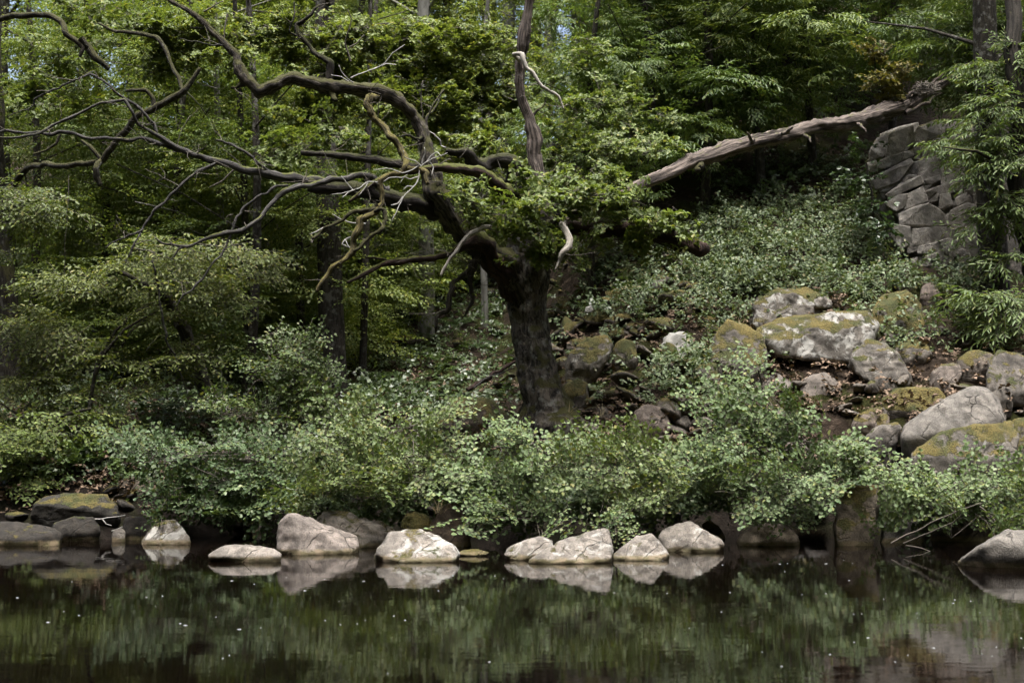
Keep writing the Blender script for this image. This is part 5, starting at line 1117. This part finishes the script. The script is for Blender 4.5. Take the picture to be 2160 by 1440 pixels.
tree('chestnut_tree', 'leaning chestnut whose long leaves hang over the right side of the outcrop', ground_at(2190, 640),
     [[(2195, 650, 24.0, 60), (2170, 520, 24.0, 56), (2160, 400, 24.0, 52), (2150, 250, 24.0, 44), (2140, 100, 24.1, 36), (2130, -80, 24.2, 28)],
      [(2158, 400, 24.0, 14), (2120, 350, 23.7, 10), (2060, 320, 23.5, 7), (1990, 310, 23.4, 3)], [(2160, 480, 24, 12), (2110, 440, 23.7, 8), (2060, 430, 23.6, 4)]],
     [pb(2110, 230, 23.8, 75, 60, 34), pb(2080, 290, 23.7, 50, 36, 16), pb(2120, 340, 23.7, 70, 40, 28), pb(2060, 375, 23.9, 40, 22, 7), pb(2130, 430, 23.6, 50, 40, 18), pb(2080, 470, 23.7, 50, 30, 12), pb(2120, 540, 23.5, 50, 34, 14), pb(2150, 130, 23.9, 70, 70, 34), pb(2080, 140, 24.2, 70, 50, 26)], 'chestnut', 'chestnut', 61, 'dark_bark', moss=0.1, lichen=0.0, **chk)
tree('chestnut_tree', 'upright chestnut with pale leaf tufts above the log end at the right', ground_at(2050, 300, 24),
     [[(2060, 360, 29.5, 26), (2050, 200, 29.4, 22), (2040, 60, 29.3, 18), (2035, -80, 29.2, 14)]],
     [pb(1960, 60, 29.0, 80, 50, 40), pb(2050, 40, 28.8, 90, 50, 44), pb(2030, 120, 28.8, 70, 50, 34), pb(1920, 110, 29.3, 60, 30, 20), pb(2140, 40, 28.5, 80, 60, 40), pb(2030, 215, 28.6, 50, 40, 20), pb(1995, 300, 25.5, 40, 22, 8), pb(2045, 345, 25.2, 45, 45, 14)], 'chestnut', 'chestnut', 62, 'dark_bark', lichen=0.0, **chk)
tree('chestnut_bush', 'low chestnut shoots spreading below the mossy flaking trunk', ground_at(2120, 690),
     [[(2130, 700, 23.2, 8), (2110, 650, 23.0, 6), (2080, 620, 22.9, 4)]],
     [pb(2060, 630, 22.9, 60, 24, 16), pb(2130, 640, 22.8, 60, 30, 18), pb(2110, 690, 22.7, 50, 18, 10), pb(2010, 640, 23.2, 30, 18, 6)], 'chestnut', 'chestnut', 63, 'dark_bark', cat='bush', **chk)
far_tree(xat(2230, 27), 27, 'thin', 'chest0', 'chestnut crown filling the far right corner behind the leaning trunk', None, .9, name='chestnut_tree', cdz=1.5)
far_tree(xat(2060, 31), 31, 'thin', 'chest0', 'shaded chestnut standing on top of the outcrop', None, .9, name='chestnut_tree', cdz=1.5)
far_tree(xat(1890, 33), 33, 'thin', 'chest0', 'dark chestnut behind the twig tangle on the log', None, .9, name='chestnut_tree', cdz=1.0)
tree('chestnut_bush', 'dark leafy shoots hiding the shaded left edge of the outcrop', ground_at(1840, 460),
     [[(1842, 460, 25.9, 7), (1838, 400, 25.8, 5), (1825, 340, 25.8, 3)]],
     [pb(1840, 440, 25.7, 30, 24, 10), pb(1815, 380, 26.0, 34, 34, 12), pb(1860, 480, 25.6, 40, 18, 9), pb(1815, 310, 26.4, 26, 24, 6)], 'bramble', 'fern', 64, 'dark_bark', cat='bush', scale=1.6, **chk)
b = ground_at(1900, 240, 22)
br = empty('turning_sapling', at(1880, 250, 26.9), 'small sapling with brownish yellow leaves above the log', 'sapling')
limb('stem', [(1880, 250, 26.9, 5), (1870, 200, 26.7, 4), (1850, 160, 26.5, 3), (1840, 90, 26.4, 2)], 'twig' if False else 'dark_bark', br)
foliage(br, 'oak', 'autumn', [pb(1860, 175, 26.3, 45, 30, 14), pb(1900, 150, 26.4, 40, 20, 10), pb(1850, 110, 26.4, 40, 25, 12), pb(1890, 205, 26.4, 40, 16, 8)], 46)

# ==================================================================== GROUND COVER
def cover(name, label, kind, mat, regions, seed, cat, leafk=4, hmin=0.0, hmax=0.3, sc=(0.8, 1.2), lift=0.2, face=(0, -0.5, .85)):
    r = np.random.default_rng(seed); P = []
    for (x0, x1, y0, y1, n) in regions:
        # scatter over the strip of ground that these pixels show
        P.append(ground_many(r.uniform(x0, x1, n), r.uniform(y0, y1, n), 19.3, 60))
    P = np.concatenate(P); dens = fbm(P * 0.9, 2, seed); P = P[dens > -0.55]
    lump = np.clip(fbm(P * 1.4, 3, seed + 3) + 0.5, 0, 1.4)
    P[:, 2] += hmin + r.uniform(0, 1, len(P)) * (hmax * (0.25 + lump))
    X = r.normal(0, 1, (len(P), 3)) * (1, 1, .3); X[:, 2] += lift
    U = np.asarray(face) + r.normal(0, .3, (len(P), 3))
    A, _ = place_sprays(kind, leafk, P, frames(X, U), r.uniform(*sc, len(P)), r)
    o = obj(name, leaves_mesh(name, A), M[mat]); tag(o, label, cat, None, 'stuff'); return o
cover('bramble_undergrowth', 'pale green bramble and ivy carpet covering the right slope', 'bramble', 'bramble', [(1480, 1880, 445, 640, 1500), (1320, 1600, 500, 680, 380), (1180, 1500, 600, 860, 190), (1880, 2100, 580, 650, 220), (1380, 1560, 780, 900, 200), (1900, 2160, 640, 760, 120), (1480, 1900, 640, 780, 260), (1250, 1500, 560, 700, 160)], 51, 'undergrowth', 6, 0.02, 0.34)
cover('fern_undergrowth', 'dark low green undergrowth on the shaded ground left of the oak', 'bramble', 'fern', [(560, 1080, 600, 900, 1100), (0, 560, 780, 1040, 900), (1150, 1400, 540, 700, 110), (1500, 1850, 330, 450, 300), (500, 1000, 880, 1050, 300)], 52, 'undergrowth', 4, 0.0, 0.3, (0.9, 1.6))
cover('leaf_litter', 'brown fallen leaves scattered on the bare soil of the bank', 'bramble', 'litter', [(1150, 2160, 640, 1000, 1200), (0, 500, 850, 1100, 350), (800, 1100, 760, 960, 200)], 53, 'fallen leaves', 4, 0.0, 0.02, (0.8, 1.4), 0.0, (0, 0, 1))

L, T = spray('fern', np.random.default_rng(3), 6); fern_me = leaves_mesh('fern_fronds', L); fern_me.materials.append(M['fern'])
rf = np.random.default_rng(8)
for (px, py, s) in ((960, 690, 1.1), (900, 720, 1.0), (1010, 740, .9), (840, 690, 1.0), (780, 740, 1.1), (930, 770, .9), (720, 690, 1.0), (860, 640, .9), (1030, 660, .8), (800, 800, .9), (880, 820, .9), (660, 760, 1), (760, 650, 1)):
    p = ground_at(px, py); o = empty('fern', p, 'green fern in the dim undergrowth left of the oak trunk', 'fern', 'ferns left of the oak'); o.scale = (s,) * 3; o.rotation_euler = (0, 0, rf.uniform(0, 6)); c = obj('fronds', fern_me, None, o); c['kind'] = 'stuff'
for (px, py, s, lab) in ((2120, 712, .9, 'fern spreading over the dark hollow at the right edge'), (2060, 700, .8, 'smaller fern beside the dark hollow'), (1350, 655, .6, 'little pale fern in the brambles above the white rock'), (1270, 600, .6, 'small fern on the mossy rubble right of the oak')):
    p = ground_at(px, py); o = empty('fern', p, lab, 'fern'); o.scale = (s,) * 3; o.rotation_euler = (0, 0, rf.uniform(0, 6)); c = obj('fronds', fern_me, None, o); c['kind'] = 'stuff'
gl, T = spray('grass', np.random.default_rng(5), 4); gme = leaves_mesh('grass_blades', gl); gme.materials.append(M['dry_grass'])
for (px, py, Y, s, lab) in ((1735, 628, 24.0, 1.0, 'dry grass tuft on the upper lichened boulder'), (1560, 700, 22.5, 1.0, 'dry grass tuft on the brown mossy boulder'), (1340, 900, 21.4, 1.2, 'dry grass tuft by the flat pinkish stone'), (1200, 890, 21.2, 1.3, 'dry grass tuft at the right root of the oak'), (1270, 880, 21.4, 1.1, 'dry grass tuft on soil behind the low alder'), (925, 1085, 17.7, 1.2, 'dry grass hanging on the earthy shore boulder')):
    o = empty('grass_tuft', at(px, py, Y), lab, 'grass'); o.scale = (s,) * 3; c = obj('blades', gme, None, o); c['kind'] = 'stuff'

# ==================================================================== FOAM ON THE WATER
r = np.random.default_rng(77); V, Q = [], []
n = 0
cl_ = [(at(r.uniform(200, 2100), 1260, 14)[0], r.uniform(8.6, 15.8)) for _ in range(22)]
for i in range(90):
    if r.uniform() < 0.8:
        c = cl_[int(r.integers(0, len(cl_)))]; x, y = c[0] + r.normal(0, .8), c[1] + r.normal(0, .16)
    else: x, y = r.uniform(-6, 6), r.uniform(8.5, 16)
    if y < 8.3 or y > 16.2: continue
    s = 0.004 + 0.008 * r.uniform() ** 3; a0 = r.uniform(0, 6)
    sx_, sy_ = s * r.uniform(.9, 1.8), s * r.uniform(.8, 1.5)
    ring = [(x + sx_ * math.cos(a0 + k * 1.047) * r.uniform(.8, 1.2), y + sy_ * math.sin(a0 + k * 1.047) * r.uniform(.8, 1.2), 0.001) for k in range(6)]
    top = [(x + (p[0] - x) * .6, y + (p[1] - y) * .6, 0.004) for p in ring]
    V += ring + top
    for k in range(6): Q.append((n + k, n + (k + 1) % 6, n + 6 + (k + 1) % 6, n + 6 + k))
    Q += [(n + 6, n + 7, n + 8, n + 9), (n + 6, n + 9, n + 10, n + 11)]
    n += 12
tag(obj('foam_flecks', quad_mesh('foam_flecks', np.array(V), np.array(Q)), M['foam']), 'tiny white foam flecks drifting on the dark water', 'foam', None, 'stuff')
